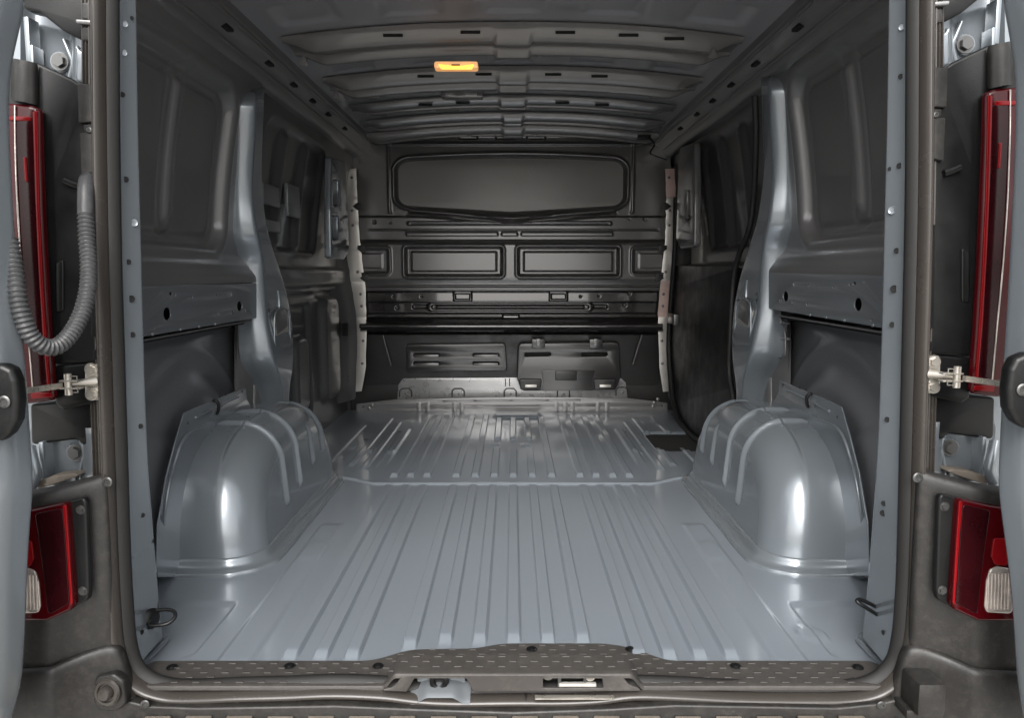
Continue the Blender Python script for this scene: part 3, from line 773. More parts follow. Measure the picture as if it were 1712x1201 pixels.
for a in (900, 996):
    p, q = at(a - 11, 582, HY), at(a + 11, 567, HY)
    hg = boxm('hinge', p.x, q.x, HY - 0.018, HY + 0.004, p.z, q.z, 'bulkhead_low', hatch, 0.004)
    boxm('pin', p.x + 0.022, q.x - 0.022, HY - 0.022, HY - 0.016, p.z + 0.012, q.z + 0.002, 'bolt_dark', hg, 0.002)
p, q = at(928, 636, HY), at(964, 620, HY)
boxm('latch', p.x, q.x, HY - 0.016, HY, p.z, q.z, 'bulkhead_black', hatch, 0.005)
for a in (888, 1012):
    ft = plate('catch', [rpoly([fz(a - 20, 634, HY - .008), fz(a + 18, 634, HY - .008), fz(a + 16, 651, HY - .008), fz(a - 18, 652, HY - .008)], 0.012)], 0.012, 0.004, XZ(HY - 0.008), 'bulkhead_black', hatch)
    p, q = at(a - 10, 647, HY), at(a + 9, 643, HY)
    boxm('catch_tab', p.x, q.x, HY - 0.018, HY - 0.013, p.z, q.z, 'pale_lit_metal', ft, 0.001)
for a, b in (((640, 561), (654, 612)), ((1073, 560), (1058, 610))):
    p, q = at(*a, 3.98), at(*b, 3.98)
    tube('pressed_edge', [p, p.lerp(q, .5), q], 0.006, 'bulkhead', bulk, 8)
SYY = 4.02
sheet = plate('sill_sheet', [rpoly([fz(664, 672, SYY), fz(666, 644, SYY), fz(674, 633, SYY), fz(1036, 630, SYY), fz(1046, 640, SYY), fz(1050, 672, SYY)], 0.015)], 0.004, 0.001, XZ(SYY), 'zinc', bulk)
for a in (678, 766, 853, 942, 1040):
    b0 = 664 if a != 1040 else 662
    up = [at(a - 10, b0, SYY - .004), at(a - 10, b0 - 10, SYY - .004), at(a - 6, b0 - 14, SYY - .004), at(a + 6, b0 - 14, SYY - .004), at(a + 10, b0 - 10, SYY - .004), at(a + 10, b0, SYY - .004)]
    tube('sheet_tab', up, 0.0035, 'bulkhead_black', sheet, 6)
    inst('rivet', sil, at(a + 1, b0 - 5, SYY - .003), (0, -1, 0), sheet, scale=0.6)
for a in (845, 852):
    tube('sheet_slot', [at(a, 633, SYY - .004), at(a, 646, SYY - .004)], 0.0025, 'bulkhead_black', sheet, 6)
boxm('lower_closing', -0.86, 0.86, 4.04, 4.05, -0.10, 0.40, 'bulkhead_black', bulk, 0)
boxm('upper_closing', -0.86, 0.86, 4.01, 4.02, 0.30, 1.46, 'bulkhead_black', bulk, 0)
# riveted flanges beside the bulkhead, cab-window light put into their pale colour
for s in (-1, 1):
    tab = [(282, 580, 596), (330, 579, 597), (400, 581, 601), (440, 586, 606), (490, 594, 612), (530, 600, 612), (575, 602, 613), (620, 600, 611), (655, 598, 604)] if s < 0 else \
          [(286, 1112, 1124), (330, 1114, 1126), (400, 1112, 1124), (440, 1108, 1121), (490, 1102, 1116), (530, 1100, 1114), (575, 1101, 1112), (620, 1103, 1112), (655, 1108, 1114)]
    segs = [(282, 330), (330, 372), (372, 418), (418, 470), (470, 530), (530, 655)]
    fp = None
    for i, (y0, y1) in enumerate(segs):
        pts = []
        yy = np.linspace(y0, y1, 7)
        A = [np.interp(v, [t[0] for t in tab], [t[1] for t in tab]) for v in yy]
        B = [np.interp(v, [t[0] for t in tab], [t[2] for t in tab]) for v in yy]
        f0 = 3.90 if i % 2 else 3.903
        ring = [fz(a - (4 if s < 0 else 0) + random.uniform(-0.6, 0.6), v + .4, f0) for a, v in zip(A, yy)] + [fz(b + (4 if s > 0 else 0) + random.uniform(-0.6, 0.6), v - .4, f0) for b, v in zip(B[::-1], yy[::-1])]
        m_ = 'pale_lit_metal' if s < 0 else ('lit_flange_red' if i in (0, 4) else 'pale_lit_metal')
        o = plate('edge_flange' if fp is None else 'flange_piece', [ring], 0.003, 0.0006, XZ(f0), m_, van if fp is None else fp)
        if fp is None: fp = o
    rt = []
    for v in np.linspace(270, 668, 14):
        e_ = float(np.interp(v, [t[0] for t in tab], [t[1] if s < 0 else t[2] for t in tab])) + s * 3
        q_ = at(e_, float(v), 3.905)
        rt.append([q_, q_ + Vector((s * 0.010, -0.006, 0)), q_ + Vector((s * 0.028, -0.045, 0)), Vector((s * 0.80, 3.78, q_.z)) if abs(q_.x) < 0.77 else q_ + Vector((s * 0.04, -0.10, 0)), Vector((s * 0.90, 3.70, q_.z))])
    loft('pillar_return', rt, 'shaded_inner_paint' if s < 0 else 'door_dark', fp, 1, 180, flip=(s > 0))
    for py in (297, 352, 377, 455, 492, 512, 570, 608):
        a = np.interp(py, [t[0] for t in tab], [(t[1] + t[2]) / 2 for t in tab])
        inst('rivet', sil, at(a, py, 3.897), (0, -1, 0), fp, scale=0.75)
# ragged edge tabs of the bulkhead sheet
for s in (-1, 1):
    for py in (345, 416, 465):
        a = ip([(345, 597), (416, 604), (465, 609)], py)
        a = a if s < 0 else 1712 - a
        p = at(a, py, 3.892)
        plate('edge_tab', [[(p.x + s * 0.022, p.z), (p.x, p.z + 0.018), (p.x - s * 0.02, p.z + 0.018), (p.x - s * 0.02, p.z - 0.018), (p.x, p.z - 0.018)]], 0.003, 0.0008, XZ(3.892), 'bulkhead_black', bulk)

# ---- roof
def zroof(x): return 1.435 - 0.055 * (np.abs(x) / 0.75) ** 2.2
xv = np.arange(-0.80, 0.801, 0.010); yv = np.arange(1.36, 4.0, 0.010)
Xr, Yr = np.meshgrid(xv, yv, indexing='ij')
Zr = zroof(Xr)
for yc in (1.60, 2.15, 2.68, 3.05):
    for xc in np.linspace(-0.55, 0.55, 5):
        d = sdr(Xr, Yr, xc - 0.09, xc + 0.09, yc - 0.09, yc + 0.09, 0.03)
        Zr = Zr + 0.010 * (1 - ss(-0.03, 0.0, d))
grid('roof_skin', np.stack([Xr, Yr, Zr], -1), 'roof_paint', van, 180, flip=True)
def bow(Y0, depth, drop, half, mface='bow_paint', notch=True, holes=()):
    xv = np.linspace(-half, half, 161)
    rows = []
    zt = zroof(xv) - 0.004
    nt_ = np.where((np.abs(xv) < 0.05) & notch, 0.010, 0.0)
    end = ss(half, half - 0.10, np.abs(xv)) * 0.75 + 0.25
    zb_ = zt - drop * end - nt_
    prof = [(0.0, 0.0), (0.0, 0.2), (0.010, 0.93), (0.016, 1.0), (0.024, 1.0), (0.028, 0.95), (0.032, 0.45), (depth * 0.5, 0.40), (depth - 0.032, 0.45), (depth - 0.028, 0.95), (depth - 0.024, 1.0), (depth - 0.016, 1.0), (depth - 0.010, 0.93), (depth, 0.2), (depth, 0.0)]
    for dy, k in prof:
        rows.append(np.stack([xv, np.full_like(xv, Y0 + dy), zt + (zb_ - zt) * k], -1))
    return grid('roof_bow', np.stack(rows, 0), mface, van, 50, flip=True)
bw = [bow(1.66, 0.17, 0.044, 0.72), bow(2.29, 0.17, 0.052, 0.66), bow(2.76, 0.15, 0.052, 0.66), bow(3.20, 0.09, 0.036, 0.66, 'shaded_inner_paint'), bow(3.52, 0.11, 0.040, 0.68, 'shaded_inner_paint')]
for Yc_, n_ in ((2.56, 7), (3.05, 8), (3.38, 9), (3.70, 10)):
    for k_ in range(n_):
        x_ = -0.6 + 1.2 * (k_ + 0.5 + random.uniform(-.3, .3)) / n_; w_ = random.uniform(0.02, 0.06); h_ = random.uniform(0.008, 0.022)
        z_ = float(zroof(x_))
        boxm('roof_clip', x_ - w_, x_ + w_, Yc_ - 0.012, Yc_ + random.uniform(0.01, 0.05), z_ - h_, z_ + 0.004, random.choice(['shaded_inner_paint', 'bow_paint', 'bulkhead']), van, 0.003)
hdr = bow(3.80, 0.10, 0.045, 0.74)
for (px, py) in ((700, 224), (785, 224), (895, 223), (1000, 224)):
    inst('bolt', sil, at(px, py, 3.86), (0, -1, 0), hdr, scale=1.3)
for b_, Y0, xs_ in ((bw[1], 2.282, (-0.34, -0.12, 0.15, 0.33, 0.46)), (bw[2], 2.752, (-0.30, -0.10, 0.14, 0.30)), (bw[3], 3.192, (-0.35, -0.2, 0.2, 0.36)), (bw[4], 3.54, (-0.4, -0.22, 0.1, 0.3, 0.44))):
    for x in xs_:
        z = float(zroof(x)) - 0.034
        boxm('bow_slot', x - 0.028, x + 0.028, Y0 - 0.003, Y0 + 0.004, z - 0.004, z + 0.004, 'hole_shade', b_, 0.0015)
# little brackets hanging from the bows
for b_, Y0, x0 in ((bw[0], 1.80, -0.235), (bw[2], 2.90, -0.24)):
    z = float(zroof(x0)) - 0.075
    br = boxm('bow_bracket', x0 - 0.02, x0 + 0.13, Y0, Y0 + 0.05, z, z + 0.02, 'shaded_inner_paint', b_, 0.004)
    boxm('bracket_window', x0 - 0.005, x0 + 0.03, Y0 - 0.002, Y0 + 0.002, z + 0.004, z + 0.016, 'zinc', br, 0.001)
    boxm('bracket_window', x0 + 0.055, x0 + 0.11, Y0 - 0.002, Y0 + 0.002, z + 0.004, z + 0.016, 'zinc', br, 0.001)
for Y0, b_, pts in ((2.30, bw[1], ((510, 112), (1190, 98))), (2.77, bw[2], ((563, 166), (1139, 150)))):
    for px, py in pts:
        p = at(px, py, Y0)
        plate('gusset', [[(p.x - 0.012, p.z), (p.x + 0.012, p.z), (p.x + 0.004, p.z + 0.026), (p.x - 0.002, p.z + 0.026)]], 0.004, 0.0008, XZ(Y0 - 0.012), 'bow_paint', b_)
# interior lamp
lp = at(763, 113, 2.275)
lamp = boxm('interior_lamp', lp.x - 0.062, lp.x + 0.062, 2.255, 2.300, lp.z - 0.006, lp.z + 0.014, 'lamp_cover', van, 0.007)
plate('lamp_lens', [rpoly([(lp.x - 0.05, lp.z + 0.004), (lp.x - 0.04, lp.z - 0.010), (lp.x + 0.045, lp.z - 0.010), (lp.x + 0.052, lp.z + 0.004), (lp.x + 0.02, lp.z - 0.001), (lp.x - 0.012, lp.z - 0.001)], 0.002)], 0.006, 0.001, XZ(2.252), 'lamp_glow', lamp)
for k_ in range(9):
    x_ = lp.x - 0.036 + 0.009 * k_
    boxm('lens_rib', x_ - 0.0008, x_ + 0.0008, 2.2475, 2.2495, lp.z - 0.0095, lp.z - 0.003, 'lamp_cover', lamp, 0)
boxm('lamp_switch', lp.x - 0.012, lp.x + 0.012, 2.248, 2.256, lp.z, lp.z + 0.003, 'black_trim', lamp, 0.001)
# roof side rails
for s in (-1, 1):
    rows = []
    for Y in np.linspace(1.36, 3.98, 30):
        k = (Y - 1.36) / 2.6
        sec = [(0.70, 1.395), (0.695, 1.365), (0.715, 1.345), (0.742, 1.335), (0.752, 1.310), (0.772, 1.296), (0.795, 1.290), (0.84, 1.285)]
        rows.append([Vector((s * x, Y, z)) for x, z in sec])
    sr = loft('roof_rail', rows, 'shaded_inner_paint', van, 1, 50, flip=(s < 0))
    for x, z in ((0.706, 1.356), (0.748, 1.322)):
        tube('rail_bead', [Vector((s * x, Y, z)) for Y in np.linspace(1.4, 3.9, 12)], 0.005, 'shaded_inner_paint', sr, 8)
    for Y in (2.02, 2.36, 2.62, 2.86, 3.10, 3.4):
        boxm('rail_slot', *sorted((s * 0.718, s * 0.740)), Y, Y + 0.05, 1.336, 1.345, 'hole_shade', sr, 0.002)
# loose connector with its cable behind the right rail
cn = boxm('cable_connector', 0.60, 0.66, 3.78, 3.82, 1.355, 1.375, 'black_trim', van, 0.004)
tube('cable', catmull([Vector((0.66, 3.80, 1.36)), Vector((0.68, 3.79, 1.33)), Vector((0.66, 3.78, 1.29)), Vector((0.70, 3.78, 1.27)), Vector((0.74, 3.78, 1.26))], 6), 0.004, 'black_trim', cn, 8)
# end wall pieces above the bulkhead corners
boxm('front_header', -0.80, 0.80, 3.955, 3.995, 1.38, 1.46, 'bulkhead_black', van, 0.004)

# ------------------------------------------------------------------ rear frame: seal, sill, corners, lamps, doors
SY = 1.268
sp_px = [(166, -110), (166, 0), (167, 150), (169, 300), (172, 450), (177, 600), (182, 750), (187, 900), (192, 1000), (199, 1080), (214, 1126), (242, 1151), (280, 1163), (325, 1165), (400, 1162), (480, 1160), (560, 1157), (640, 1160), (700, 1167), (760, 1170), (857, 1169),
         (939, 1169), (1000, 1166), (1059, 1159), (1137, 1161), (1230, 1166), (1330, 1168), (1420, 1166), (1472, 1153), (1506, 1120), (1520, 1075), (1527, 1000), (1531, 900), (1535, 750), (1539, 600), (1543, 450), (1546, 300), (1547, 150), (1548, 0), (1548, -110)]
path = resample(catmull([at(a, b, SY) for a, b in sp_px], 8), 0.008)
seal_c = Vector((0, SY, 0.62))
def sweep(name, prof, m, parent, ang=60):
    rows = []
    for i, p in enumerate(path):
        T = (path[min(i + 1, len(path) - 1)] - path[max(i - 1, 0)]).normalized()
        nr = Vector((T.z, 0, -T.x))
        if i == 0: sweep.sg = 1 if nr.dot(p - seal_c) > 0 else -1
        nr = nr * sweep.sg
        rows.append([p + nr * o - Vector((0, d, 0)) for o, d in prof])
    return grid(name, np.array([[tuple(v) for v in r] for r in rows]), m, parent, ang, flip=True)
bulb = [(-0.010 + 0.0135 * (1 - math.cos(a)) * 0.72, 0.022 * math.sin(a)) for a in np.linspace(0, math.pi, 13)]
prof = bulb[:-1] + [(0.0095, 0.002), (0.012, 0.006), (0.0145, 0.0065), (0.0155, 0.002), (0.017, 0.001), (0.019, 0.0045), (0.021, 0.0045), (0.0222, 0.0), (0.024, -0.001), (0.0258, 0.0022), (0.0275, 0.002), (0.029, -0.004), (0.029, -0.03)]
seal = sweep('weather_seal', prof, 'rubber', van)
sweep('inner_lip', [(-0.008, -0.004), (-0.011, 0.001), (-0.016, -0.001), (-0.020, -0.006), (-0.0235, -0.010), (-0.0240, -0.016), (-0.020, -0.022)], 'rubber_black', seal)
jx = at(879, 1166, SY)
boxm('seal_joint', jx.x - 0.001, jx.x + 0.001, SY - 0.0175, SY, jx.z - 0.010, jx.z + 0.009, 'rubber_black', seal, 0)

# ---- treaded sill trim: flat wings, a raised middle, its own front face with two cut-outs
xs = np.arange(-0.684, 0.6881, 0.004)
_yb = np.interp(xs, [-.70, -.26, -.195, -.07, -.02, .180, .225, .285, .70], [1.357, 1.357, 1.400, 1.404, 1.424, 1.424, 1.408, 1.357, 1.357])
_yb = np.convolve(np.pad(_yb, 5, 'edge'), np.ones(11) / 11, 'valid')
rowsS = []
for x, ybk in zip(xs, _yb):
    m_ = float(ss(-0.226, -0.198, x) * (1 - ss(0.200, 0.228, x)))
    ez = -0.008 * float(ss(0.655, 0.684, abs(x)))
    yf = 1.263 - 0.012 * m_
    pts = [(ybk, -0.006), (ybk, 0.003), (ybk - 0.002, 0.0062), (ybk - 0.006, 0.0068)]
    for t in np.linspace(0.15, 1, 6): pts.append((ybk - 0.006 + (1.330 - ybk + 0.006) * t, 0.0068 + 0.001 * t))
    pts += [(1.328, 0.0078 + 0.004 * m_), (1.324, 0.0079 + 0.018 * m_), (1.320, 0.0080 + 0.027 * m_), (1.315, 0.0082 + 0.031 * m_)]
    for t in np.linspace(0.1, 1, 8): pts.append((1.315 + (yf - 1.315) * t, 0.0082 + 0.031 * m_ + 0.0022 * t * (1 - m_)))
    zf = pts[-1][1]
    pts += [(yf - 0.0022, zf - 0.0008), (yf - 0.0032, zf - 0.003), (yf - 0.0034, zf - 0.008), (yf + 0.006, zf - 0.009)]
    rowsS.append([(x, y, z + ez) for y, z in pts])
top = np.array(rowsS)
sill = grid('sill_trim', top, 'sill_trim', van, 40, flip=True)
C1 = (at(690, 1140, 1.25).x, at(780, 1140, 1.25).x); C2 = (at(906, 1140, 1.25).x, at(1008, 1140, 1.25).x)
fpx = [(640, 1154), (655, 1151), (664, 1143), (671, 1133), (678, 1130), (860, 1129.5), (1036, 1130), (1044, 1137), (1052, 1146), (1068, 1152), (1072, 1157), (792, 1158), (780, 1137), (774, 1133), (698, 1133), (692, 1137), (680, 1158), (642, 1157)]
hpx = [(908, 1132), (1004, 1132), (1007, 1136), (1009, 1152), (908, 1152)]
plate('sill_front', [rpoly([fz(a, b, 1.247) for a, b in fpx], 0.004), rpoly([fz(a, b, 1.247) for a, b in hpx], 0.003)], 0.006, 0.0015, XZ(1.250), 'sill_trim', sill)
def sill_z(x, y):
    i = int(round((x + 0.684) / 0.004)); i = max(0, min(len(xs) - 1, i))
    return float(np.interp(-y, -top[i, 1:-1, 1], top[i, 1:-1, 2])), i
BUMP = plate_mesh('tread_bump', [rpoly(rect(-0.007, 0.007, -0.0022, 0.0022), 0.002)], 0.0024, 0.0009, XY(0.0006), 'sill_trim')
row = 0
for yr in np.arange(1.272, 1.425, 0.0175):
    row += 1
    for k in range(-18, 19):
        x = k * 0.038 + (0.019 if row % 2 else 0)
        if abs(x) > 0.625: continue
        i = int(round((x + 0.684) / 0.004))
        y0, y1 = top[i, -4, 1], top[i, 1, 1]
        if not (y0 + 0.008 < yr < y1 - 0.006): continue
        v = (yr - y1) / (y0 - y1)
        z, i = sill_z(x, yr)
        z2, _ = sill_z(x, yr + 0.006)
        if abs(z2 - z) > 0.0025: continue
        link(bpy.data.objects.new('tread_bump', BUMP), sill, orient((x, yr, z + 0.0002), (0, -(z2 - z) / 0.006, 1)))
RECESS = lathe_mesh('screw', [(0.0105, 0.0008), (0.0095, 0.0014), (0.0088, 0.0006), (0.0062, 0.0010), (0.0056, 0.0040), (0.003, 0.0042)], 'black_trim', 16)
for px, py in ((288, 1121), (484, 1119), (632, 1119), (889, 1090), (1054, 1090), (1230, 1119), (1434, 1121)):
    p = fl(px, py, 0.004); z, _ = sill_z(p.x, p.y)
    inst('screw', RECESS, Vector((p.x, p.y, z + 0.0008)), (0, -0.1, 1), sill)
# latch strikers inside the two cut-outs
for nm, (a, b) in (('lock_striker', C1), ('lock_catch', C2)):
    m_ = (a + b) / 2
    zt = at(857, 1132, 1.26).z; zb2 = at(857, 1157, 1.26).z
    if nm == 'lock_striker':
        o = boxm(nm, a + 0.004, b - 0.004, 1.278, 1.284, zb2 - 0.02, zt + 0.004, 'paint', van, 0.002)
        cup = lathe_mesh('socket', [(0.018, 0), (0.016, 0.012), (0.011, 0.014), (0.008, 0.012), (0.007, 0.004), (0.002, 0.003)], 'black_trim', 18)
        inst('socket', cup, Vector((m_ - 0.003, 1.276, (zt + zb2) / 2)), (0, -1, 0.1), o)
        rows = []
        for x in np.linspace(a - 0.006, b + 0.006, 25):
            e = 0.012 * ss(0.020, 0.045, abs(x - m_))
            rows.append([Vector((x, 1.280, zb2 + 0.012 - e * 0.4)), Vector((x, 1.268, zb2 + 0.009 - e)), Vector((x, 1.253, zb2 + 0.002 - e)), Vector((x, 1.246, zb2 - 0.004 - e))])
        loft('striker_lip', rows, 'dim_paint', o, 1, 180)
    else:
        o = boxm(nm, a + 0.004, b - 0.004, 1.290, 1.296, zb2 - 0.02, zt + 0.004, 'hole_shade', van, 0.001)
        boxm('bolt_bar', a + 0.030, b - 0.010, 1.258, 1.268, zb2 + 0.008, zb2 + 0.014, 'white_plastic', o, 0.002)
        inst('screw', SBOLT, Vector((b - 0.020, 1.268, zb2 + 0.024)), (0, -1, 0), o, scale=0.8)
        inst('screw', HBOLT, Vector((a + 0.012, 1.278, zb2 + 0.020)), (0, -1, 0), o, scale=0.8)
        boxm('latch_plate', a + 0.028, a + 0.034, 1.263, 1.288, zb2 + 0.006, zt - 0.004, 'bolt_dark', o, 0.001)
        boxm('latch_plate', b - 0.032, b - 0.027, 1.263, 1.288, zb2 + 0.006, zt - 0.004, 'bolt_dark', o, 0.001)
        boxm('lower_edge', a - 0.012, b + 0.020, 1.240, 1.253, zb2 - 0.004, zb2 - 0.002, 'steel', o, 0.0008)
# painted rail under the sill trim ends
for s in (-1, 1):
    back('sill_corner', s, [(268, 1128), (300, 1141), (300, 1146), (262, 1140)], 1.300, 0.004, 'paint', van, 0.002, 0.0005)

# ---- bumper
by = 1.235
bumper = plate('bumper', [rpoly([fz(180, 1166, by), fz(250, 1182, by), fz(330, 1185, by), fz(560, 1181, by), fz(700, 1187, by), fz(857, 1192, by), fz(1015, 1187, by), fz(1130, 1180, by), fz(1400, 1185, by), fz(1470, 1178, by), fz(1530, 1164, by), fz(1540, 1320, by), fz(170, 1320, by)], 0.01)], 0.03, 0.004, XZ(by + 0.015), 'trim', van)
zs_ = at(857, 1217, 1.20).z
boxm('step_surface', -0.66, 0.66, 0.98, 1.232, zs_ - 0.03, zs_ - 0.006, 'bumper_tread', bumper, 0.004)
k = 0
for yr in np.arange(1.005, 1.225, 0.036):
    for x in np.arange(-0.60, 0.61, 0.069):
        xx = x + (0.0345 if k % 2 else 0)
        bm_ = boxm('tread_block', xx - 0.022, xx + 0.022, yr - 0.014, yr + 0.012, zs_ - 0.008, zs_ + 0.001 + random.uniform(-.0005, .0005), 'bumper_tread', bumper, 0.003)
    k += 1
for px, py in ((243, 1178), (1473, 1180)):
    inst('screw', SCREW, at(px, py, by - 0.001), (0, -1, 0), bumper, scale=0.9)

# ---- rear corners
for s in (-1, 1):
    cr = back('corner_panel', s, [(-60, -120), (162, -120), (166, 0), (172, 400), (184, 760), (196, 1000), (196, 1201), (-60, 1201)], 1.330, 0.01, 'paint', van, 0.004, 0.002)
    # upper recess: pressed panel, gusset, bolt
    rows = []
    for py in (-20, 20, 60, 100, 140, 165):
        rows.append([ats(s, a, py, Y) for a, Y in ((34, 1.30), (50, 1.315), (62, 1.322), (92, 1.318), (116, 1.310), (124, 1.292), (150, 1.288), (162, 1.30))])
    up = loft('upper_recess', rows, 'paint', cr, 2, 180, flip=(s > 0))
    inst('bolt', HBOLT, ats(s, 101, 103, 1.305), (0, -1, 0), up, scale=1.25)
    WASH = lathe_mesh('washer', [(0.017, 0), (0.015, 0.003), (0.010, 0.003)], 'paint', 20)
    inst('washer', WASH, ats(s, 101, 103, 1.308), (0, -1, 0), up)
    tube('weld_edge', catmull([ats(s, 107, 66, 1.305), ats(s, 116, 88, 1.303), ats(s, 122, 106, 1.303), ats(s, 116, 130, 1.303)], 5), 0.004, 'paint', up, 8)
    p = ats(s, 55, 75, 1.30)
    boxm('tab', p.x - 0.004, p.x + 0.004, 1.285, 1.315, p.z - 0.03, p.z + 0.04, 'paint', up, 0.002)
    p = ats(s, 62, 98, 1.30)
    boxm('tab', p.x - 0.003, p.x + 0.003, 1.285, 1.315, p.z - 0.018, p.z + 0.018, 'paint', up, 0.002)
    back('upper_cover', s, [(26, -120), (160, -120), (150, 40), (149, 66), (135, 66), (104, 50), (66, 20), (36, 14)], 1.270, 0.03, 'black_trim', cr, 0.012, 0.004)
    for a, b, c_, d_ in ((136, 3, 152, 32), (137, 44, 150, 68)):
        back('cover_tab', s, [(a, b), (c_, b), (c_, d_), (a, d_)], 1.262, 0.008, 'trim', cr, 0.004, 0.002)
    back('buffer_pin', s, [(125, 31), (152, 33), (152, 40), (127, 38)], 1.255, 0.012, 'zinc', cr, 0.004, 0.002)
    back('painted_block', s, [(124, 76), (129, 74), (133, 84), (156, 82), (156, 140), (126, 139)], 1.280, 0.02, 'paint', cr, 0.008, 0.004)
    # black column cover beside the lamp
    cc_ = back('column_cover', s, [(-30, 96), (22, 96), (62, 104), (98, 120), (122, 132), (130, 138), (154, 138), (158, 250), (164, 420), (170, 560), (172, 606), (86, 610), (60, 612), (-30, 612)], 1.262, 0.016, 'black_trim', van, 0.006, 0.005)
    rows = []
    for py in (98, 120, 145, 168):
        rows.append([ats(s, a, py + b, Y) for a, b, Y in ((18, 0, 1.262), (24, 0, 1.246), (32, 1, 1.241), (44, 3, 1.244), (60, 7, 1.250), (64, 8, 1.262))])
    loft('cover_nose', rows, 'trim', cc_, 1, 180, flip=(s > 0))
    for pts in ([(129, 140), (152, 140), (153, 204), (131, 205)], [(133, 222), (154, 222), (155, 288), (136, 292)], [(150, 395), (160, 395), (164, 560), (152, 565)], [(154, 586), (170, 586), (171, 600), (156, 602)], [(139, 208), (154, 208), (154, 219), (141, 219)]):
        back('cover_clip', s, pts, 1.252, 0.012, 'trim' if pts[0][1] < 300 else 'black_trim', cc_, 0.002, 0.0015)
    rb = [ats(s, a, b, 1.256) for a, b in ((108, 302), (125, 309), (136, 312))]
    tube('cover_rib', catmull(rb, 4), 0.006, 'black_trim', cc_, 8)
    for pts in ([(92, 440), (106, 432), (106, 520), (92, 524)],):
        back('cover_pad', s, pts, 1.2585, 0.006, 'black_trim', cc_, 0.006, 0.0025)
    inst('screw', SCREW, ats(s, 149, 217, 1.250), (0, -1, 0), cc_, scale=0.5)
    # tail lamp
    tl = back('tail_lamp', s, [(-40, 166), (10, 171), (50, 174), (66, 181), (68, 260), (72, 360), (78, 480), (84, 580), (91, 664), (86, 671), (46, 676), (-40, 676)], 1.246, 0.016, 'lens', van, 0.012, 0.007)
    back('lamp_body', s, [(26, 200), (50, 196), (56, 205), (58, 300), (64, 420), (70, 540), (76, 640), (52, 652), (44, 520), (34, 380), (28, 260)], 1.2445, 0.004, 'lens_dark', tl, 0.010, 0.001)
    back('light_guide', s, [(54, 186), (62, 184), (63, 260), (66, 360), (71, 470), (77, 570), (84, 655), (79, 656), (71, 560), (64, 450), (59, 340), (56, 240)], 1.2435, 0.004, 'lens_bright', tl, 0.003, 0.001)
    back('light_guide', s, [(14, 194), (50, 194), (51, 202), (14, 201)], 1.2430, 0.004, 'lens_bright', tl, 0.003, 0.001)
    back('light_guide', s, [(38, 262), (43, 262), (46, 304), (41, 304)], 1.2425, 0.003, 'lens_bright', tl, 0.002, 0.0008)
    back('light_guide', s, [(50, 655), (84, 657), (88, 664), (52, 668)], 1.2435, 0.004, 'lens_bright', tl, 0.003, 0.001)
    tube('lens_highlight', catmull([ats(s, a, b, 1.2440) for a, b in ((25, 176), (26, 260), (30, 360), (38, 470), (48, 570), (55, 650))], 5), 0.0014, 'lens_clear', tl, 6)  # thin pale bead stands in for the highlight along the lens
    # check strap
    back('strap_recess', s, [(88, 612), (168, 606), (174, 672), (150, 676), (105, 686), (92, 676)], 1.262, 0.02, 'black_trim', cr, 0.008, 0.004)
    br = back('check_bracket', s, [(141, 614), (146, 609), (164, 609), (168, 614), (170, 664), (166, 670), (146, 670), (141, 664)], 1.250, 0.008, 'steel', van, 0.008, 0.003)
    for q in ((153, 618), (154, 659)):
        inst('bolt', SBOLT, ats(s, *q, 1.250), (0, -1, 0), br, scale=0.95)
    p = ats(s, 160, 638, 1.248); q = ats(s, 112, 643, 1.215)
    tube('bracket_neck', [p, p.lerp(q, 0.45), q], lambda i: (0.008, 0.006, 0.004)[i], 'steel', br, 8)
    for dz in (-0.006, 0.006):
        v = ats(s, 122, 643, 1.215)
        boxm('fork_plate', v.x - 0.018, v.x + 0.014, 1.208, 1.222, v.z + dz - 0.0012, v.z + dz + 0.0012, 'steel', br, 0.0005)
    v = ats(s, 114, 643, 1.214)
    tube('pivot_pin', [v + Vector((0, 0, -0.017)), v + Vector((0, 0, 0)), v + Vector((0, 0, 0.017))], 0.0055, 'steel', br, 12)
    v2 = ats(s, 124, 643, 1.205)
    tube('retainer', [v2 + Vector((-0.005, 0, 0.004)), v2 + Vector((-0.005, 0, 0.013)), v2 + Vector((0.005, 0, 0.013)), v2 + Vector((0.005, 0, 0.003))], 0.0011, 'steel', br, 6)
    tube('retainer', [v2 + Vector((-0.005, 0, -0.004)), v2 + Vector((-0.005, 0, -0.013)), v2 + Vector((0.005, 0, -0.013)), v2 + Vector((0.005, 0, -0.003))], 0.0011, 'steel', br, 6)
    e0, e1 = ats(s, 104, 645, 1.212), ats(s, 20, 657, 1.10)
    dv = (e1 - e0); nz_ = Vector((0, 0, 1)); V = []
    for t_ in (0, 1):
        c_ = e0.lerp(e1, t_)
        for dz in (-0.0045, 0.0045):
            for dy in (-0.0015, 0.0015):
                V.append(c_ + Vector((0, dy, dz)))
    mk('strap_arm', V, [(0, 1, 3, 2), (4, 6, 7, 5), (0, 4, 5, 1), (2, 3, 7, 6), (0, 2, 6, 4), (1, 5, 7, 3)], 'steel', br, None)
    # lower recess: black cheek, pressed painted panel with bolt
    back('lower_cheek', s, [(50, 676), (100, 672), (176, 668), (180, 740), (136, 745), (130, 735), (52, 745)], 1.285, 0.02, 'black_trim', cr, 0.008, 0.004)
    rows = []
    for py in (716, 735, 760, 785, 812):
        rows.append([ats(s, a + (py - 760) * 0.08, py, Y) for a, Y in ((52, 1.31), (68, 1.315), (80, 1.30), (86, 1.302), (112, 1.305), (134, 1.300), (143, 1.288), (160, 1.27), (176, 1.268), (186, 1.30))])
    lr = loft('lower_recess', rows, 'paint', cr, 2, 180, flip=(s > 0))
    inst('washer', WASH, ats(s, 127, 757, 1.298), (0, -1, 0), lr)
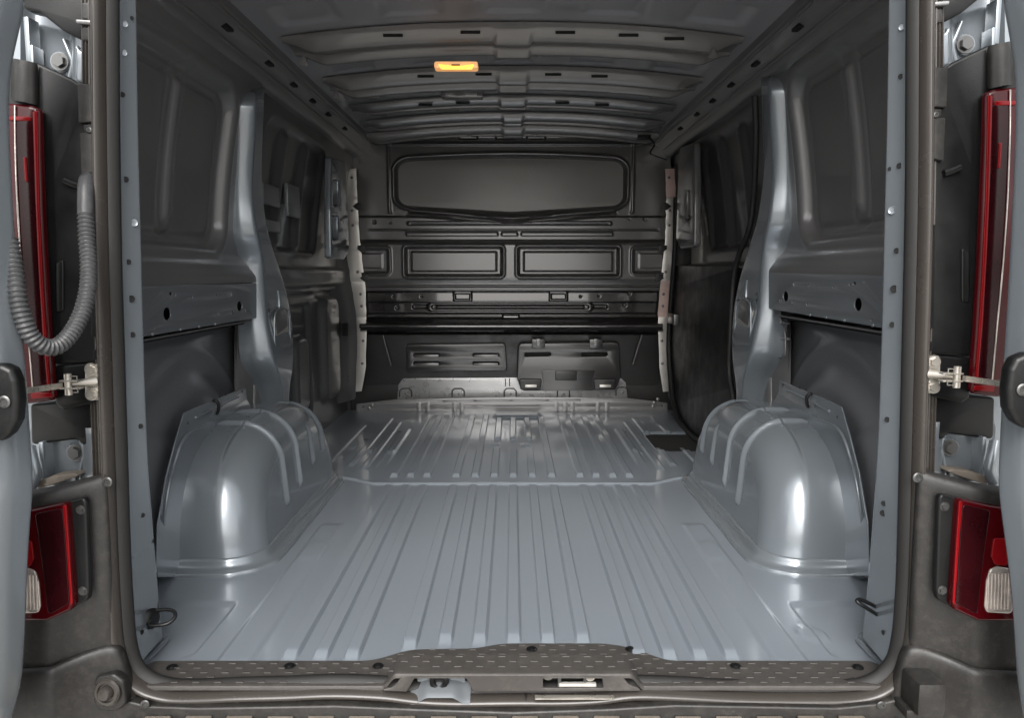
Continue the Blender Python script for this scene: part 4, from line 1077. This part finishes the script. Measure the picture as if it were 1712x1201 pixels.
    inst('bolt', HBOLT, ats(s, 127, 757, 1.295), (0, -1, 0), lr, scale=1.25)
    tube('weld_edge', catmull([ats(s, 132, 730, 1.295), ats(s, 140, 755, 1.295), ats(s, 134, 785, 1.295), ats(s, 128, 803, 1.295)], 5), 0.003, 'paint', lr, 8)
    p = ats(s, 79, 770, 1.29)
    boxm('stay_plate', p.x - 0.004, p.x + 0.004, 1.275, 1.32, p.z - 0.035, p.z + 0.035, 'paint', lr, 0.002)
    tube('hinge_knuckle', catmull([ats(s, 50, 748, 1.27), ats(s, 56, 775, 1.26), ats(s, 60, 795, 1.26), ats(s, 52, 815, 1.26)], 5), 0.009, 'paint', lr, 10)
    back('ledge', s, [(60, 806), (90, 796), (125, 792), (130, 797), (62, 820)], 1.268, 0.03, 'bumper_tread', cr, 0.004, 0.002)
    # bumper corner: upper and lower mouldings, lamp, screw plate, stop
    rows = []
    for py in (792, 800, 830, 880, 940, 1000, 1060, 1085):
        e = 0.012 if py in (792,) else 0.0
        k = (py - 800) / 290
        rows.append([ats(s, a, py + b * (1 if py < 1060 else 1.6), Y + e) for a, b, Y in
                     ((-40, 34, 1.20), (20, 30, 1.20), (60 + 20 * k, 26, 1.205), (88 + 4 * k, 22, 1.212), (118 + 2 * k, 14, 1.226), (150, 6, 1.236), (172 + 8 * k, 0, 1.243), (184 + 14 * k, -2, 1.250), (188 + 16 * k, -2, 1.30))])
    bc = loft('bumper_corner', rows, 'trim', van, 2, 180, flip=(s > 0))
    rows = []
    for py in (1094, 1102, 1130, 1165, 1210, 1290):
        e = 0.008 if py == 1094 else 0.0
        k = (py - 1094) / 190
        rows.append([ats(s, a, py + b, Y + e) for a, b, Y in ((-40, 28, 1.188), (30, 26, 1.188), (84 - 4 * k, 22, 1.192), (92, 19, 1.198), (128, 2, 1.218), (160, -10, 1.230), (182 + 30 * k, -16, 1.236), (204 + 60 * k, -14, 1.242), (212 + 62 * k, -12, 1.29))])
    bl = loft('bumper_skirt', rows, 'trim', bc, 2, 180, flip=(s > 0))
    inst('screw', SCREW, ats(s, 180, 806, 1.240), (0, -1, 0), bc, scale=1.0)
    sp_ = back('lamp_plate', s, [(104, 842), (140, 833), (144, 840), (149, 990), (147, 1004), (140, 1008), (118, 1018), (104, 1020)], 1.212, 0.014, 'black_trim', van, 0.008, 0.004)
    for q in ((135, 853), (139, 989)):
        inst('screw', HBOLT, ats(s, *q, 1.212), (0, -1, 0), sp_, scale=0.66)
    ll = back('lower_lamp', s, [(-30, 858), (40, 854), (56, 852), (110, 841), (113, 880), (122, 1014), (118, 1022), (78, 1040), (38, 1041), (-30, 1041)], 1.196, 0.022, 'lens', van, 0.008, 0.006)
    back('lamp_body', s, [(58, 860), (104, 850), (107, 880), (116, 1010), (80, 1030), (72, 960), (64, 900)], 1.1945, 0.004, 'lens_dark', ll, 0.006, 0.001)
    back('light_guide', s, [(104, 846), (110, 845), (114, 900), (121, 1010), (117, 1014), (109, 900)], 1.1935, 0.004, 'lens_bright', ll, 0.003, 0.001)
    back('red_reflector', s, [(30, 905), (52, 905), (56, 935), (50, 948), (28, 950)], 1.1930, 0.004, 'lens_bright', ll, 0.006, 0.001)
    back('reversing_lens', s, [(20, 955), (46, 951), (58, 956), (64, 975), (67, 1015), (64, 1026), (20, 1028)], 1.1930, 0.005, 'lens_clear', ll, 0.008, 0.002)
    for k_ in range(7):
        u_ = 24 + 5.6 * k_
        tube('lens_flute', [ats(s, u_ + 3, 962, 1.1926), ats(s, u_ + 4, 990, 1.1922), ats(s, u_ + 5, 1020, 1.1926)], 0.0017, 'lens_clear', ll, 8)
    # stop buffer low on the bumper
    if s < 0:
        st_ = lathe_mesh('stop_buffer', [(0.0225, 0), (0.023, 0.004), (0.020, 0.007), (0.016, 0.007), (0.0145, 0.003), (0.012, 0.003), (0.0115, 0.012), (0.009, 0.015), (0.003, 0.016)], 'rubber', 26)
        o = link(bpy.data.objects.new('stop_buffer', st_), van, orient(ats(s, 181, 1158, 1.222), (-0.1, -1, 0.15)))
        back('buffer_seat', s, [(158, 1133), (190, 1128), (206, 1140), (212, 1178), (196, 1190), (164, 1190), (156, 1176)], 1.222, 0.02, 'trim', o, 0.012, 0.004)
    else:
        p0 = at(1550, 1160, 1.20)
        sb_ = boxm('stop_block', p0.x - 0.025, p0.x + 0.022, 1.180, 1.240, p0.z - 0.032, p0.z + 0.026, 'trim', van, 0.009)
        boxm('block_foot', p0.x - 0.034, p0.x + 0.028, 1.196, 1.242, p0.z - 0.044, p0.z - 0.028, 'trim', sb_, 0.005)
    # open rear door: hinge-side edge of the inner frame, running out of the picture towards the photographer
    if s < 0:
        edge = [(-120, 46), (0, 42), (50, 30), (85, 22), (130, 13), (200, 12), (300, 17), (400, 22), (500, 30), (600, 40), (700, 46), (760, 50), (810, 54), (850, 50), (900, 46), (1000, 41), (1100, 38), (1150, 33), (1201, 18), (1260, 0)]
    else:
        edge = [(-120, 1672), (0, 1678), (50, 1688), (85, 1694), (130, 1700), (200, 1701), (300, 1697), (400, 1692), (500, 1687), (600, 1680), (700, 1676), (760, 1673), (810, 1671), (850, 1675), (900, 1682), (1000, 1695), (1100, 1700), (1150, 1704), (1201, 1712), (1260, 1725)]
    rows = []
    for py, px in edge:
        a = at(px - s * 4, py, 1.10)
        o_ = lambda dx, dy: a + Vector((s * dx, dy, 0))
        rows.append([o_(0.08, 0.05), o_(0.045, 0.034), o_(0.018, 0.016), o_(0.002, 0.003), o_(0, -0.003), o_(0.002, -0.012), o_(0.005, -0.028), o_(0.010, -0.050), o_(0.06, -0.10), o_(0.13, -0.42), o_(0.16, -0.62), o_(0.20, -0.62), o_(0.17, -0.3), o_(0.12, 0.05)])
    dr = loft('rear_door', rows, 'paint', van, 1, 180, flip=(s > 0))
    cov = [(-60, 604), (20, 606), (36, 614), (44, 634), (47, 665), (44, 700), (32, 722), (18, 733), (-60, 738)] if s < 0 else [(1774, 584), (1700, 588), (1682, 596), (1672, 615), (1668, 648), (1670, 680), (1682, 702), (1698, 712), (1774, 716)]
    ring = rpoly([(lambda v: (v.x, v.z))(at(a, b, 1.050)) for a, b in cov], 0.010)
    hc = plate('hinge_cover', [ring], 0.024, 0.007, XZ(1.040), 'black_trim', dr)
    inst('screw', SCREW, at(8 if s < 0 else 1709, 672 if s < 0 else 652, 1.027), (0, -1, 0), hc)
    lin = [(-60, 738), (8, 742), (12, 800), (16, 950), (20, 1060), (18, 1110), (0, 1201), (-60, 1201)]
    if s < 0:
        ring = rpoly([(lambda v: (v.x, v.z))(at(a, b, 1.08)) for a, b in lin], 0.006)
        plate('door_lining', [ring], 0.012, 0.003, XZ(1.086), 'black_trim', dr)
    # lining panels on the inner face of the door, out of the picture but seen in the paint's reflections
    p0 = at(30 if s < 0 else 1684, 600, 1.10)
    V = [Vector((p0.x + s * 0.060, 0.98, z)) for z in (0.10, 0.62)] + [Vector((p0.x + s * 0.128, 0.52, z)) for z in (0.62, 0.10)]
    mk('door_panel', [v + Vector((-s * 0.012, 0, 0)) for v in V] + V, [(0, 1, 2, 3), (4, 7, 6, 5), (0, 4, 5, 1), (1, 5, 6, 2), (2, 6, 7, 3), (3, 7, 4, 0)], 'trim', dr, None)

# cable hose from the body to the left door
hp = [(151, 296, 1.262), (144, 304, 1.248), (143, 325, 1.238), (143, 360, 1.232)]
tube('cable_sleeve', catmull([at(*q) for q in hp], 6), lambda i: 0.0108 + 0.0012 * min(1, i / 10), 'hose', van, 14)
hp = [(143, 358, 1.232), (145, 400, 1.225), (148, 440, 1.215), (147, 480, 1.20), (138, 520, 1.18), (120, 556, 1.155), (98, 578, 1.13), (74, 580, 1.11), (52, 562, 1.095), (38, 530, 1.088), (29, 490, 1.088), (24, 450, 1.095), (15, 400, 1.10)]
hp_ = resample(catmull([at(*q) for q in hp], 10), 0.00115)
tube('cable_hose', hp_, lambda i: (0.0128, 0.0122, 0.0106, 0.0102, 0.0106, 0.0122)[i % 6], 'hose', van, 14, ang=50)
